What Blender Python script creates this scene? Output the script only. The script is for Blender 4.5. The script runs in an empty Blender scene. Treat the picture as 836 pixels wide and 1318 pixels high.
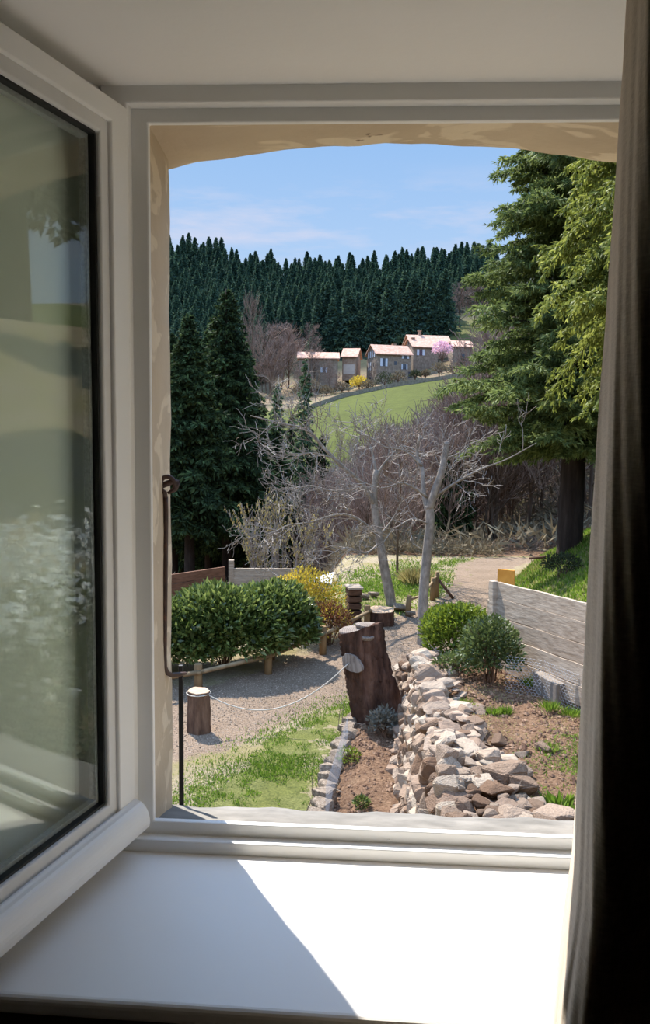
import bpy, bmesh, math, random
import numpy as np
from mathutils import Vector, Matrix, Euler

SC = bpy.context.scene
COL = SC.collection
rnd = random.Random(7)
rng = np.random.default_rng(11)
PI = math.pi

# ------------------------------------------------------------------ camera
F = 1040.0
CAM = np.array([0, 0, 1.5])
YAW, PITCH, ROLL = math.radians(3.2), math.radians(5.9), 0.0139
fw = np.array([-math.sin(YAW) * math.cos(PITCH), math.cos(YAW) * math.cos(PITCH), -math.sin(PITCH)])
_r0 = np.array([math.cos(YAW), math.sin(YAW), 0.0])
_u0 = np.cross(_r0, fw)
RT = _r0 * math.cos(ROLL) + _u0 * math.sin(ROLL)
UP = np.cross(RT, fw)


def ray(px, py):
    return fw + RT * (px - 418) / F - UP * (py - 659) / F


def atz(px, py, z):
    d = ray(px, py)
    return CAM + d * ((z - CAM[2]) / d[2])


def aty(px, py, y):
    d = ray(px, py)
    return CAM + d * (y / d[1])


cd = bpy.data.cameras.new('camera')
cam = bpy.data.objects.new('camera', cd)
COL.objects.link(cam)
cd.sensor_fit = 'VERTICAL'
cd.sensor_height = 24
cd.lens = 24 * F / 1318
cd.clip_start = 0.02
cd.clip_end = 2000
M = Matrix((RT, UP, -fw)).transposed().to_4x4()
M.translation = Vector(CAM)
cam.matrix_world = M
SC.camera = cam


# ------------------------------------------------------------------ materials
def lin(c):
    return tuple(((v / 255) / 12.92 if v / 255 <= 0.04045 else ((v / 255 + 0.055) / 1.055) ** 2.4) for v in c) + (1.0,)


class NT:
    def __init__(s, name):
        s.m = bpy.data.materials.new(name)
        s.m.use_nodes = True
        s.t = s.m.node_tree
        s.n = s.t.nodes
        s.b = s.n['Principled BSDF']
        s.out = s.n['Material Output']

    def N(s, kind, **kw):
        n = s.n.new(kind)
        for k, v in kw.items():
            if hasattr(n, k):
                setattr(n, k, v)
            else:
                n.inputs[k].default_value = v
        return n

    def L(s, a, b):
        s.t.links.new(a, b)

    def noise(s, scale, detail=4, coord='Object', vec=None, rough=.55, stretch=None, dist=0):
        n = s.N('ShaderNodeTexNoise')
        n.inputs['Scale'].default_value = scale
        n.inputs['Detail'].default_value = detail
        n.inputs['Roughness'].default_value = rough
        n.inputs['Distortion'].default_value = dist
        tc = s.N('ShaderNodeTexCoord')
        if stretch:
            mp = s.N('ShaderNodeMapping')
            mp.inputs['Scale'].default_value = stretch
            s.L(tc.outputs[coord], mp.inputs['Vector'])
            s.L(mp.outputs[0], n.inputs['Vector'])
        else:
            s.L(tc.outputs[coord], n.inputs['Vector'])
        return n.outputs['Fac']

    def ramp(s, fac, stops):
        r = s.N('ShaderNodeValToRGB')
        e = r.color_ramp.elements
        while len(e) < len(stops):
            e.new(.5)
        for i, (p, c) in enumerate(stops):
            e[i].position = p
            e[i].color = c if len(c) == 4 else lin(c)
        s.L(fac, r.inputs[0])
        return r.outputs[0]

    def mix(s, fac, a, b, blend='MIX'):
        m = s.N('ShaderNodeMix', data_type='RGBA', blend_type=blend)
        for i, v in ((0, fac), (6, a), (7, b)):
            if isinstance(v, (int, float)):
                m.inputs[i].default_value = v
            elif isinstance(v, tuple):
                m.inputs[i].default_value = v if len(v) == 4 else lin(v)
            else:
                s.L(v, m.inputs[i])
        return m.outputs[2]

    def math(s, op, a, b=0.0, clamp=False):
        m = s.N('ShaderNodeMath', operation=op)
        m.use_clamp = clamp
        for i, v in ((0, a), (1, b)):
            if isinstance(v, (int, float)):
                m.inputs[i].default_value = v
            else:
                s.L(v, m.inputs[i])
        return m.outputs[0]

    def attr(s, name):
        a = s.N('ShaderNodeAttribute')
        a.attribute_name = name
        return a.outputs['Fac']

    def rand(s):
        g = s.N('ShaderNodeNewGeometry')
        o = s.N('ShaderNodeObjectInfo')
        return s.math('FRACT', s.math('ADD', g.outputs['Random Per Island'], o.outputs['Random']))

    def bump(s, h, strength=.5, dist=.01):
        b = s.N('ShaderNodeBump')
        b.inputs['Strength'].default_value = strength
        b.inputs['Distance'].default_value = dist
        s.L(h, b.inputs['Height'])
        s.L(b.outputs[0], s.b.inputs['Normal'])
        return b.outputs[0]

    def col(s, c):
        if isinstance(c, tuple):
            s.b.inputs['Base Color'].default_value = c if len(c) == 4 else lin(c)
        else:
            s.L(c, s.b.inputs['Base Color'])

    def rough(s, v, spec=None):
        s.b.inputs['Roughness'].default_value = v
        if spec is not None:
            s.b.inputs['Specular IOR Level'].default_value = spec

    def translucent(s, c, fac):
        t = s.N('ShaderNodeBsdfTranslucent')
        if isinstance(c, tuple):
            t.inputs[0].default_value = c if len(c) == 4 else lin(c)
        else:
            s.L(c, t.inputs[0])
        m = s.N('ShaderNodeMixShader')
        m.inputs[0].default_value = fac
        s.L(s.b.outputs[0], m.inputs[1])
        s.L(t.outputs[0], m.inputs[2])
        s.L(m.outputs[0], s.out.inputs[0])


def m_noise(name, stops, scale=5, rough=.8, bumpd=0, bstr=.6, detail=5, stretch=None, spec=.3, bscale=None, island=0.0):
    k = NT(name)
    f = k.noise(scale, detail, stretch=stretch)
    if island:
        f = k.math('ADD', k.math('MULTIPLY', f, 1 - island), k.math('MULTIPLY', k.rand(), island))
    k.col(k.ramp(f, stops))
    k.rough(rough, spec)
    if bumpd:
        g = k.noise(bscale or scale * 2, 6, stretch=stretch)
        k.bump(g, bstr, bumpd)
    return k.m


def m_leaf(name, stops, trans=.3, rough=.6, spec=.3, scale=1.2):
    k = NT(name)
    f = k.math('ADD', k.math('MULTIPLY', k.noise(scale, 3), .6), k.math('MULTIPLY', k.rand(), .42))
    c = k.ramp(f, stops)
    k.col(c)
    k.rough(rough, spec)
    k.translucent(c, trans)
    return k.m


MAT = {}
MAT['paint'] = m_noise('white_paint', [(.3, (232, 231, 227)), (.7, (238, 237, 234))], 3, .38, .0008, .25, bscale=60, spec=.4)
MAT['bead'] = m_noise('bead_paint', [(.3, (212, 211, 208)), (.7, (224, 223, 220))], 9, .45, .001, .3, stretch=(1, 1, .1))
MAT['sill'] = m_noise('sill_paint', [(.3, (240, 236, 229)), (.7, (244, 240, 234))], 3, .42, .0006, .2, bscale=40, spec=.4)
MAT['plaster'] = m_noise('white_plaster', [(.3, (240, 238, 234)), (.7, (244, 242, 239))], 2, .85, .002, .4, bscale=25)
MAT['unlit_tone'] = m_noise('unlit_room_tone', [(.3, (70, 58, 48)), (.7, (76, 63, 52))], 2, .8)  # room darkness put into the wall colour, in place of missing light
MAT['floorwood'] = m_noise('dark_floor_boards', [(.3, (58, 40, 28)), (.7, (82, 58, 40))], 4, .5, stretch=(1, .1, 1))
MAT['gasket'] = m_noise('black_rubber', [(.3, (30, 30, 30)), (.7, (45, 45, 45))], 30, .6)
MAT['spacer'] = m_noise('grey_spacer', [(.3, (130, 132, 132)), (.7, (160, 162, 162))], 200, .4)
MAT['iron'] = m_noise('brown_rusty_iron', [(.3, (52, 38, 34)), (.55, (72, 52, 45)), (.75, (110, 70, 50))], 30, .6, .002, .5, spec=.5)
MAT['blackiron'] = m_noise('black_iron', [(.3, (32, 32, 34)), (.7, (48, 48, 50))], 30, .5)
MAT['ledge'] = m_noise('ledge_stone', [(.3, (104, 100, 94)), (.7, (136, 131, 124))], 12, .9, .003, .6, bscale=60)


def mk_reveal():
    k = NT('beige_render')
    base = k.ramp(k.noise(5, 6), [(.3, (184, 168, 146)), (.7, (200, 184, 160))])
    patch = k.ramp(k.noise(9, 3, stretch=(.6, 1, 1.3), dist=.8), [(.56, (0, 0, 0)), (.6, (255, 255, 255))])
    c = k.mix(k.math('MULTIPLY', patch, .75), base, (222, 208, 184))
    dk = k.ramp(k.noise(13, 4, stretch=(1, 1.5, 1)), [(.735, (0, 0, 0)), (.76, (255, 255, 255))])
    c = k.mix(k.math('MULTIPLY', dk, .7), c, (70, 45, 34))
    k.col(c)
    k.rough(.9, .2)
    k.bump(k.noise(30, 6), .6, .004)
    return k.m


MAT['reveal'] = mk_reveal()


def mk_curtain():
    k = NT('linen_curtain')
    tc = k.N('ShaderNodeTexCoord')
    w1 = k.noise(420, 2, stretch=(1, 1, .2))
    w2 = k.noise(420, 2, stretch=(.2, .2, 1))
    f = k.math('MULTIPLY', k.math('ADD', w1, w2), .5)
    c = k.ramp(f, [(.35, (190, 174, 154)), (.65, (220, 206, 186))])
    k.col(c)
    k.rough(.95, .1)
    k.b.inputs['Sheen Weight'].default_value = .9
    k.b.inputs['Sheen Roughness'].default_value = .45
    k.b.inputs['Sheen Tint'].default_value = (1, .86, .72, 1)
    k.bump(f, .5, .001)
    k.translucent(c, .15)
    return k.m


MAT['curtain'] = mk_curtain()
MAT['lining'] = m_noise('blackout_lining', [(.3, (70, 62, 54)), (.7, (80, 72, 64))], 40, .9)


def mk_glass():
    k = NT('window_glass')
    g = k.N('ShaderNodeBsdfGlossy')
    g.inputs['Color'].default_value = (1, 1, 1, 1)
    g.inputs['Roughness'].default_value = 0
    t = k.N('ShaderNodeBsdfTransparent')
    t.inputs['Color'].default_value = (.962, .985, .965, 1)
    f = k.N('ShaderNodeLayerWeight')
    fac = k.math('ADD', k.math('MULTIPLY', k.math('POWER', f.outputs['Facing'], 5.0), .95), .028, True)
    m = k.N('ShaderNodeMixShader')
    k.L(fac, m.inputs[0])
    k.L(t.outputs[0], m.inputs[1])
    k.L(g.outputs[0], m.inputs[2])
    k.L(m.outputs[0], k.out.inputs[0])
    return k.m


MAT['glass'] = mk_glass()


def mk_carglass():
    k = NT('car_glass')
    k.col((60, 75, 90))
    k.rough(.05, 1.0)
    return k.m


MAT['carglass'] = mk_carglass()
MAT['carwhite'] = m_noise('white_car_paint', [(.3, (215, 220, 225)), (.7, (228, 232, 236))], 2, .25, spec=.6)
MAT['tyre'] = m_noise('tyre_rubber', [(.3, (25, 25, 26)), (.7, (38, 38, 38))], 20, .8)
MAT['stone'] = None


def mk_stone():
    k = NT('warm_field_stone')
    r = k.rand()
    base = k.ramp(r, [(0, (150, 130, 112)), (.2, (112, 88, 70)), (.4, (172, 154, 136)), (.65, (140, 116, 98)), (.8, (182, 168, 150)), (1, (160, 140, 122))])
    n = k.noise(14, 6, 'Object')
    c = k.mix(.75, base, k.ramp(n, [(.3, (140, 118, 104)), (.5, (196, 184, 172)), (.72, (240, 232, 222))]), 'MULTIPLY')
    c = k.mix(.45, c, base)
    k.col(c)
    k.rough(.92, .15)
    k.bump(k.noise(20, 8), .9, .02)
    return k.m


MAT['stone'] = mk_stone()
MAT['greystone'] = m_noise('grey_border_stone', [(.3, (92, 78, 64)), (.5, (126, 110, 94)), (.7, (152, 136, 118))], 9, .9, .015, .8, bscale=18)
MAT['concrete'] = m_noise('concrete_block', [(.3, (112, 102, 92)), (.7, (136, 124, 112))], 12, .9, .004, .5, bscale=50)


def mk_bark(name, a, b, c_, s=6, d=.03, stretch=(1, 1, .18)):
    k = NT(name)
    n = k.noise(s, 6, stretch=stretch, rough=.65)
    k.col(k.ramp(n, [(.3, a), (.52, b), (.75, c_)]))
    k.rough(.9, .15)
    k.bump(k.noise(s * 1.6, 6, stretch=stretch, rough=.65), 1, d)
    return k.m


MAT['bark_dark'] = mk_bark('dark_furrowed_bark', (42, 28, 22), (84, 60, 48), (120, 90, 74), 9, .04)
MAT['bark_log'] = mk_bark('log_bark', (60, 44, 36), (104, 80, 64), (134, 108, 88), 14, .02)
MAT['bark_grey'] = mk_bark('grey_bark', (104, 94, 84), (142, 130, 118), (176, 164, 150), 12, .01, (1, 1, .5))
MAT['bark_far'] = mk_bark('woodland_bark', (70, 56, 46), (106, 88, 74), (136, 116, 100), 2, .02)
MAT['bark_conifer'] = mk_bark('conifer_bark', (34, 26, 22), (54, 44, 38), (76, 64, 56), 5, .03)
MAT['twig_purple'] = m_noise('bare_twigs', [(.3, (112, 92, 82)), (.7, (150, 128, 114))], 1, .9, island=.5)
MAT['twig_pale'] = m_noise('pale_twigs', [(.3, (116, 104, 94)), (.7, (158, 146, 134))], 2, .85, island=.5)


def mk_cut():
    k = NT('sawn_end_grain')
    w = k.N('ShaderNodeTexWave', wave_type='RINGS', rings_direction='Z')
    w.inputs['Scale'].default_value = 14
    w.inputs['Distortion'].default_value = 3
    tc = k.N('ShaderNodeTexCoord')
    k.L(tc.outputs['Object'], w.inputs['Vector'])
    c = k.mix(.5, k.ramp(w.outputs['Fac'], [(.2, (104, 90, 80)), (.8, (140, 126, 114))]), k.ramp(k.noise(7, 5), [(.35, (84, 72, 64)), (.7, (150, 136, 124))]))
    k.col(c)
    k.rough(.9, .2)
    k.bump(k.noise(40, 4), .5, .004)
    return k.m


MAT['cut'] = mk_cut()
MAT['cut_fresh'] = m_noise('pale_sawn_wood', [(.3, (158, 130, 104)), (.7, (186, 158, 130))], 16, .85)
MAT['post'] = m_noise('weathered_post', [(.3, (104, 82, 54)), (.7, (146, 118, 82))], 10, .85, .004, .6, stretch=(1, 1, .2))
MAT['rail'] = m_noise('weathered_rail', [(.3, (118, 98, 70)), (.7, (156, 132, 100))], 8, .85, .004, .6)


def mk_board(name, a, b, c_):
    k = NT(name)
    n = k.noise(3.2, 6, 'Object', stretch=(1, 1, 6), dist=.6)
    n2 = k.noise(9, 5, 'Object', stretch=(1, 1, 5))
    c = k.mix(.5, k.ramp(n, [(.35, a), (.55, b), (.7, c_)]), k.ramp(n2, [(.35, a), (.6, c_)]))
    c = k.mix(.3, c, k.ramp(k.rand(), [(0, a), (1, c_)]))
    k.col(c)
    k.rough(.9, .15)
    k.bump(n2, .6, .006)
    return k.m


MAT['board'] = mk_board('silvered_boards', (126, 108, 90), (158, 140, 122), (192, 176, 158))
MAT['board_brown'] = mk_board('brown_boards', (84, 56, 42), (112, 78, 60), (134, 98, 78))
MAT['board_yellow'] = m_noise('yellow_wood', [(.3, (196, 128, 46)), (.7, (222, 158, 70))], 7, .7)
MAT['wire'] = m_noise('galvanised_wire', [(.3, (150, 152, 156)), (.7, (180, 182, 186))], 50, .45)
MAT['rope'] = m_noise('pale_rope', [(.3, (170, 160, 146)), (.7, (196, 188, 174))], 80, .9)
MAT['oldwood'] = mk_board('old_dark_wood', (52, 34, 26), (84, 58, 44), (112, 84, 66))

MAT['needle_far'] = m_leaf('far_conifer_needles', [(.25, (40, 58, 54)), (.5, (62, 86, 72)), (.75, (100, 124, 90))], .22, .85, .1, .25)
MAT['needle_dark'] = m_leaf('dark_conifer_needles', [(.25, (32, 42, 28)), (.5, (54, 68, 42)), (.8, (92, 110, 66))], .25, .85, .1, .6)
MAT['needle_mid'] = m_leaf('grey_green_needles', [(.25, (66, 82, 60)), (.5, (90, 108, 76)), (.8, (124, 140, 98))], .25, .8, .1, .6)
MAT['needle_fir'] = m_leaf('fir_needles', [(.25, (60, 72, 40)), (.5, (100, 114, 62)), (.8, (148, 160, 96))], .38, .7, .2, .8)
MAT['needle_cypress'] = m_leaf('yellow_green_sprays', [(.25, (78, 86, 34)), (.5, (120, 128, 56)), (.8, (164, 168, 88))], .45, .6, .2, .9)
MAT['laurel'] = m_leaf('laurel_leaves', [(.25, (44, 56, 24)), (.5, (84, 100, 46)), (.8, (146, 156, 88))], .38, .33, .5, 2)
MAT['box_leaf'] = m_leaf('bright_box_leaves', [(.25, (66, 82, 22)), (.5, (110, 126, 40)), (.8, (150, 160, 62))], .4, .5, .35, 2)
MAT['dusty_leaf'] = m_leaf('dusty_green_leaves', [(.25, (54, 66, 34)), (.5, (82, 96, 50)), (.8, (124, 134, 80))], .3, .5, .4, 2)
MAT['forsythia'] = m_leaf('yellow_blossom', [(.25, (150, 128, 40)), (.5, (196, 168, 56)), (.8, (220, 200, 90))], .4, .6, .2, 2)
MAT['redtwig'] = m_leaf('russet_leaves', [(.25, (84, 48, 36)), (.5, (124, 78, 56)), (.8, (150, 112, 66))], .3, .7, .2, 2)
MAT['pink'] = m_leaf('pink_blossom', [(.25, (196, 150, 168)), (.5, (216, 174, 190)), (.8, (232, 200, 210))], .4, .7, .2, 1)
MAT['whiteblossom'] = m_leaf('white_blossom', [(.25, (215, 215, 205)), (.8, (240, 240, 232))], .4, .7, .2, 1)
MAT['grass'] = m_leaf('grass_blades', [(.25, (68, 92, 24)), (.5, (98, 126, 38)), (.8, (136, 154, 64))], .45, .6, .3, .8)
MAT['drygrass'] = m_leaf('dry_grass_blades', [(.25, (120, 108, 62)), (.5, (154, 142, 88)), (.8, (176, 160, 110))], .35, .7, .2, .8)
MAT['greyleaf'] = m_leaf('grey_lavender_leaves', [(.25, (96, 96, 84)), (.8, (146, 142, 130))], .2, .8, .2, 3)
MAT['catkin'] = m_leaf('yellow_catkins', [(.25, (140, 124, 74)), (.8, (184, 168, 110))], .3, .8, .2, 1)
MAT['shrub_brown'] = m_leaf('brown_shrub', [(.25, (96, 84, 68)), (.8, (136, 124, 100))], .2, .9, .1, .5)
MAT['shrub_dark'] = m_leaf('dark_shrub', [(.25, (52, 56, 40)), (.8, (84, 90, 62))], .2, .9, .1, .5)
MAT['bracken'] = m_leaf('dead_bracken', [(.25, (104, 84, 70)), (.5, (136, 112, 94)), (.8, (166, 144, 124))], .2, .9, .1, .7)

# house materials
MAT['hwall'] = m_noise('rubble_wall', [(.3, (112, 98, 84)), (.5, (134, 118, 102)), (.7, (156, 140, 122))], 1.6, .95, .05, .5)
MAT['hwall_warm'] = m_noise('warm_rubble_wall', [(.3, (136, 108, 90)), (.5, (156, 128, 106)), (.7, (176, 148, 124))], 1.6, .95, .05, .5)
MAT['tile'] = m_noise('roof_tiles', [(.3, (176, 132, 108)), (.5, (196, 152, 128)), (.7, (212, 172, 148))], 1.5, .9, .1, .6, stretch=(1, 1, 1))
MAT['shutter'] = m_noise('pale_shutter', [(.3, (188, 192, 200)), (.7, (206, 208, 214))], 3, .7)
MAT['pane'] = m_noise('dark_pane', [(.3, (40, 46, 58)), (.7, (60, 68, 80))], 2, .15, spec=.8)
MAT['patchwhite'] = m_noise('pale_render', [(.3, (196, 176, 160)), (.7, (206, 188, 172))], 2, .9)
MAT['lowwall'] = m_noise('low_stone_wall', [(.3, (110, 98, 84)), (.7, (150, 138, 120))], 2, .95, .05, .5)


# ------------------------------------------------------------------ mesh tools
class MB:
    def __init__(s):
        s.v = []
        s.f = []   # list of (ndarray faces (n,k), mat index)
        s.n = 0

    def add(s, v, f, mi=0):
        v = np.asarray(v, dtype=np.float64).reshape(-1, 3)
        if isinstance(f, np.ndarray):
            s.f.append((f + s.n, mi))
        else:
            by = {}
            for q in f:
                by.setdefault(len(q), []).append(q)
            for q in by.values():
                s.f.append((np.array(q) + s.n, mi))
        s.v.append(v)
        s.n += len(v)
        return s

    def data(s, name, mats, smooth=False):
        me = bpy.data.meshes.new(name)
        v = np.concatenate(s.v)
        idx = np.concatenate([f.ravel() for f, _ in s.f]).astype(np.int32)
        tot = np.concatenate([np.full(len(f), f.shape[1]) for f, _ in s.f]).astype(np.int32)
        mi = np.concatenate([np.full(len(f), m) for f, m in s.f]).astype(np.int32)
        me.vertices.add(len(v))
        me.vertices.foreach_set('co', v.ravel())
        me.loops.add(len(idx))
        me.loops.foreach_set('vertex_index', idx)
        me.polygons.add(len(tot))
        me.polygons.foreach_set('loop_start', np.concatenate([[0], np.cumsum(tot)[:-1]]).astype(np.int32))
        me.polygons.foreach_set('loop_total', tot)
        me.polygons.foreach_set('material_index', mi)
        me.polygons.foreach_set('use_smooth', np.full(len(tot), bool(smooth)))
        for m in (mats if isinstance(mats, (list, tuple)) else [mats]):
            me.materials.append(MAT[m] if isinstance(m, str) else m)
        me.update(calc_edges=True)
        me.validate()
        return me

    def build(s, name, mats, parent=None, smooth=False, loc=None):
        return link(name, s.data(name, mats, smooth), parent, loc)


def link(name, me, parent=None, loc=None):
    o = bpy.data.objects.new(name, me)
    COL.objects.link(o)
    if parent is not None:
        o.parent = parent
    if loc is not None:
        o.location = loc
    return o


def tag(o, label, cat, group=None, kind=None):
    o['label'] = label
    o['category'] = cat
    if group:
        o['group'] = group
    if kind:
        o['kind'] = kind
    return o


def struct(o):
    o['kind'] = 'structure'
    return o


def thing(name, label, cat, loc=(0, 0, 0), rz=0, group=None):
    o = bpy.data.objects.new(name, None)
    COL.objects.link(o)
    o.empty_display_size = .1
    o.location = Vector([float(a) for a in loc])
    o.rotation_euler = (0, 0, rz)
    return tag(o, label, cat, group)


def dup(root, loc, rz=0, scale=1, label=None, group=None, name=None):
    c = root.copy()
    COL.objects.link(c)
    c.location = Vector([float(a) for a in loc])
    c.rotation_euler = (0, 0, rz)
    c.scale = (scale, scale, scale) if isinstance(scale, (int, float)) else scale
    if label:
        c['label'] = label
    if group:
        c['group'] = group
    for ch in root.children:
        d = ch.copy()
        COL.objects.link(d)
        d.parent = c
    return c


def box(mb, x0, x1, y0, y1, z0, z1, mi=0):
    v = [(x, y, z) for x in (x0, x1) for y in (y0, y1) for z in (z0, z1)]
    mb.add(v, [(0, 1, 3, 2), (4, 6, 7, 5), (0, 4, 5, 1), (2, 3, 7, 6), (0, 2, 6, 4), (1, 5, 7, 3)], mi)
    return mb


def bevel(o, w=.003, seg=2):
    m = o.modifiers.new('bevel', 'BEVEL')
    m.width = w
    m.segments = seg
    m.limit_method = 'ANGLE'
    return o


def extrude(mb, prof, axis, a, b, mi=0):
    """closed 2-D profile swept between two 3-D functions a(p), b(p)"""
    n = len(prof)
    v = [a(p) for p in prof] + [b(p) for p in prof]
    f = [(i, (i + 1) % n, n + (i + 1) % n, n + i) for i in range(n)]
    f += [tuple(range(n))[::-1], tuple(range(n, 2 * n))]
    mb.add(v, f, mi)
    return mb


def tube(mb, pts, rads, k=6, mi=0, cap=True, wob=0.0):
    pts = np.asarray(pts, float)
    n = len(pts)
    rads = np.broadcast_to(np.asarray(rads, float), (n,))
    t = np.gradient(pts, axis=0)
    t /= np.linalg.norm(t, axis=1)[:, None] + 1e-12
    ref = np.array([0, 0, 1.0]) if abs(t[0][2]) < .9 else np.array([1.0, 0, 0])
    u = np.cross(t, ref)
    u /= np.linalg.norm(u, axis=1)[:, None] + 1e-12
    w = np.cross(t, u)
    a = np.linspace(0, 2 * PI, k, endpoint=False)
    rr = rads[:, None] * (1 + (rng.uniform(-wob, wob, (n, k)) if wob else 0))
    v = pts[:, None, :] + (u[:, None, :] * np.cos(a)[None, :, None] + w[:, None, :] * np.sin(a)[None, :, None]) * rr[:, :, None]
    i = np.arange(n - 1)[:, None] * k
    j = np.arange(k)[None, :]
    j2 = (j + 1) % k
    f = np.stack([i + j, i + k + j, i + k + j2, i + j2], -1).reshape(-1, 4)
    base = mb.n
    mb.add(v.reshape(-1, 3), f, mi)
    if cap:
        mb.f.append((np.array([np.arange(k)]) + base, mi))
        mb.f.append((np.array([np.arange(k)[::-1]]) + base + (n - 1) * k, mi))
    return mb


def unit(v):
    return v / (np.linalg.norm(v, axis=-1, keepdims=True) + 1e-12)


def blades(mb, p, d, length, width, mi=0, side=None):
    """diamond shaped leaf quads; p,d: (n,3)"""
    n = len(p)
    d = unit(d)
    if side is None:
        side = unit(np.cross(d, rng.normal(size=(n, 3))))
    length = np.broadcast_to(length, (n,))[:, None]
    width = np.broadcast_to(width, (n,))[:, None]
    m = p + d * length * .45
    v = np.stack([p, m - side * width / 2, p + d * length, m + side * width / 2], 1).reshape(-1, 3)
    f = np.arange(n * 4).reshape(-1, 4)
    mb.add(v, f, mi)
    return mb


# ------------------------------------------------------------------ ground
def sst(a, b, v):
    t = np.clip((v - a) / (b - a), 0, 1)
    return t * t * (3 - 2 * t)


def vnoise(x, y, s, seed=0):
    x = np.asarray(x, float) * s + seed * 17.3
    y = np.asarray(y, float) * s + seed * 9.1
    xi, yi = np.floor(x), np.floor(y)
    xf, yf = x - xi, y - yi
    xf = xf * xf * (3 - 2 * xf)
    yf = yf * yf * (3 - 2 * yf)

    def hsh(a, b):
        q = np.sin(a * 127.1 + b * 311.7) * 43758.5453
        return q - np.floor(q)
    return (hsh(xi, yi) * (1 - xf) + hsh(xi + 1, yi) * xf) * (1 - yf) + (hsh(xi, yi + 1) * (1 - xf) + hsh(xi + 1, yi + 1) * xf) * yf


def xbank(y):
    return np.interp(y, [2, 10, 15, 17, 20.7, 24, 60], [3.2, 2.0, 2.45, 2.85, 4.2, 6.5, 20])


def far_h(x, y):
    P = -.5 + .14 * (x + 8) + .142 * (np.minimum(y, 205) - 120)
    tx = np.clip(x / np.maximum(y, 1), -.5, .5)
    ridge_px = np.interp(tx, [-.5, -.245, -.17, -.12, -.02, .03, .12, .2, .5], [344, 351, 362, 376, 377, 370, 361, 356, 340])
    R = 1.5 + (553 - ridge_px) / 1040 * 390
    u = np.clip((y - 205) / 185, 0, 1)
    z = P * (1 - u) + R * u
    return z - np.clip(y - 392, 0, 100) * .3


def H(x, y):
    x = np.asarray(x, float)
    y = np.asarray(y, float)
    z = np.full(np.broadcast(x, y).shape, -1.8)
    z = z + (vnoise(x, y, .9, 1) - .5) * .06 + (vnoise(x, y, 5, 2) - .5) * .015
    # terrace behind the dry stone wall
    terr = sst(.44, .66, x) * (1 - sst(8.7, 10.0, y)) * (1 - sst(3.0, 3.4, x) * 0)
    bank = np.clip((x - xbank(y)) * .62, 0, 5) * (1 - sst(24, 40, y))
    z = z + np.maximum(terr * (.8 + (vnoise(x, y, 3, 4) - .5) * .1), bank)
    # planting bed in front of the wall
    z = z + .1 * sst(-.22, -.05, x) * (1 - sst(.3, .45, x)) * (1 - sst(8.6, 9.0, y))
    # drop towards the stream: left side behind the fence and beyond the lawn
    z = z - 1.8 * sst(-.5, -1.8, x) * sst(15.2, 18.5, y)
    edge = 21 + np.clip(x - 3, 0, 40) * .5
    val = sst(0, 28, y - edge) * (1 - sst(75, 120, y))
    side = np.clip((x - 3) / 22, 0, 1)
    z = z * (1 - sst(85, 120, y)) + far_h(x, y) * sst(85, 120, y)
    z = z - val * (8.0 - 6.5 * side)
    # rough bracken slope behind the bend of the road
    z = z + sst(22.5, 34, y) * (1 - sst(60, 100, y)) * 3.2 * sst(2.5, 7, x)
    return z


def Hs(x, y):
    return float(H(np.array([x]), np.array([y]))[0])


def gpt(px, py, it=25):
    """where the line through the picture point meets the ground"""
    d = ray(px, py)
    t = 4.0
    lo = None
    for k in range(4000):
        p = CAM + d * t
        if p[2] < Hs(p[0], p[1]):
            hi = t
            lo2 = lo if lo else t - .1
            for _ in range(it):
                m = (lo2 + hi) / 2
                q = CAM + d * m
                if q[2] < Hs(q[0], q[1]):
                    hi = m
                else:
                    lo2 = m
            return CAM + d * hi
        lo = t
        t *= 1.01
        if t > 500:
            break
    return CAM + d * t


def poly_mask(x, y, poly, soft):
    """1 inside the polygon, falling to 0 over `soft` metres"""
    inside = np.zeros(x.shape, bool)
    dist = np.full(x.shape, 1e9)
    n = len(poly)
    for i in range(n):
        ax, ay = poly[i][0], poly[i][1]
        bx, by = poly[(i + 1) % n][0], poly[(i + 1) % n][1]
        c = ((ay > y) != (by > y)) & (x < (bx - ax) * (y - ay) / ((by - ay) + 1e-12) + ax)
        inside ^= c
        t = np.clip(((x - ax) * (bx - ax) + (y - ay) * (by - ay)) / ((bx - ax) ** 2 + (by - ay) ** 2 + 1e-12), 0, 1)
        dist = np.minimum(dist, np.hypot(x - ax - t * (bx - ax), y - ay - t * (by - ay)))
    s = np.where(inside, dist, -dist)
    return np.clip(.5 + s / (2 * soft), 0, 1)


def G(*pp):
    return [tuple(atz(a, b, -1.8)[:2]) for a, b in pp]


PATH = [(-6, 11.5), (-6, 6.8)] + G((215, 985), (300, 965), (370, 930), (430, 905), (470, 892), (512, 905), (548, 872), (600, 820), (655, 775), (640, 752), (655, 733), (680, 724)) + \
    [(6.2, 20.0), (9, 19.2), (9, 21.4), (6, 21.9)] + G((660, 716), (615, 718), (585, 727), (582, 745), (570, 768), (520, 790), (478, 800), (440, 822), (345, 862), (255, 884))
LAWN = G((470, 890), (478, 935), (455, 930), (425, 960), (405, 1060)) + [(-.6, 5.6), (-1.8, 5.4)] + G((205, 1045), (262, 1010), (330, 960), (400, 925))
BED = G((455, 925), (515, 938), (525, 960)) + [(.5, 7), (.5, 3), (-.5, 3)] + G((418, 1050))
FARLAWN = G((440, 775), (505, 792), (560, 772), (575, 755), (588, 735), (600, 722), (560, 722), (430, 745))
ROUGH = lambda: None


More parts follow.
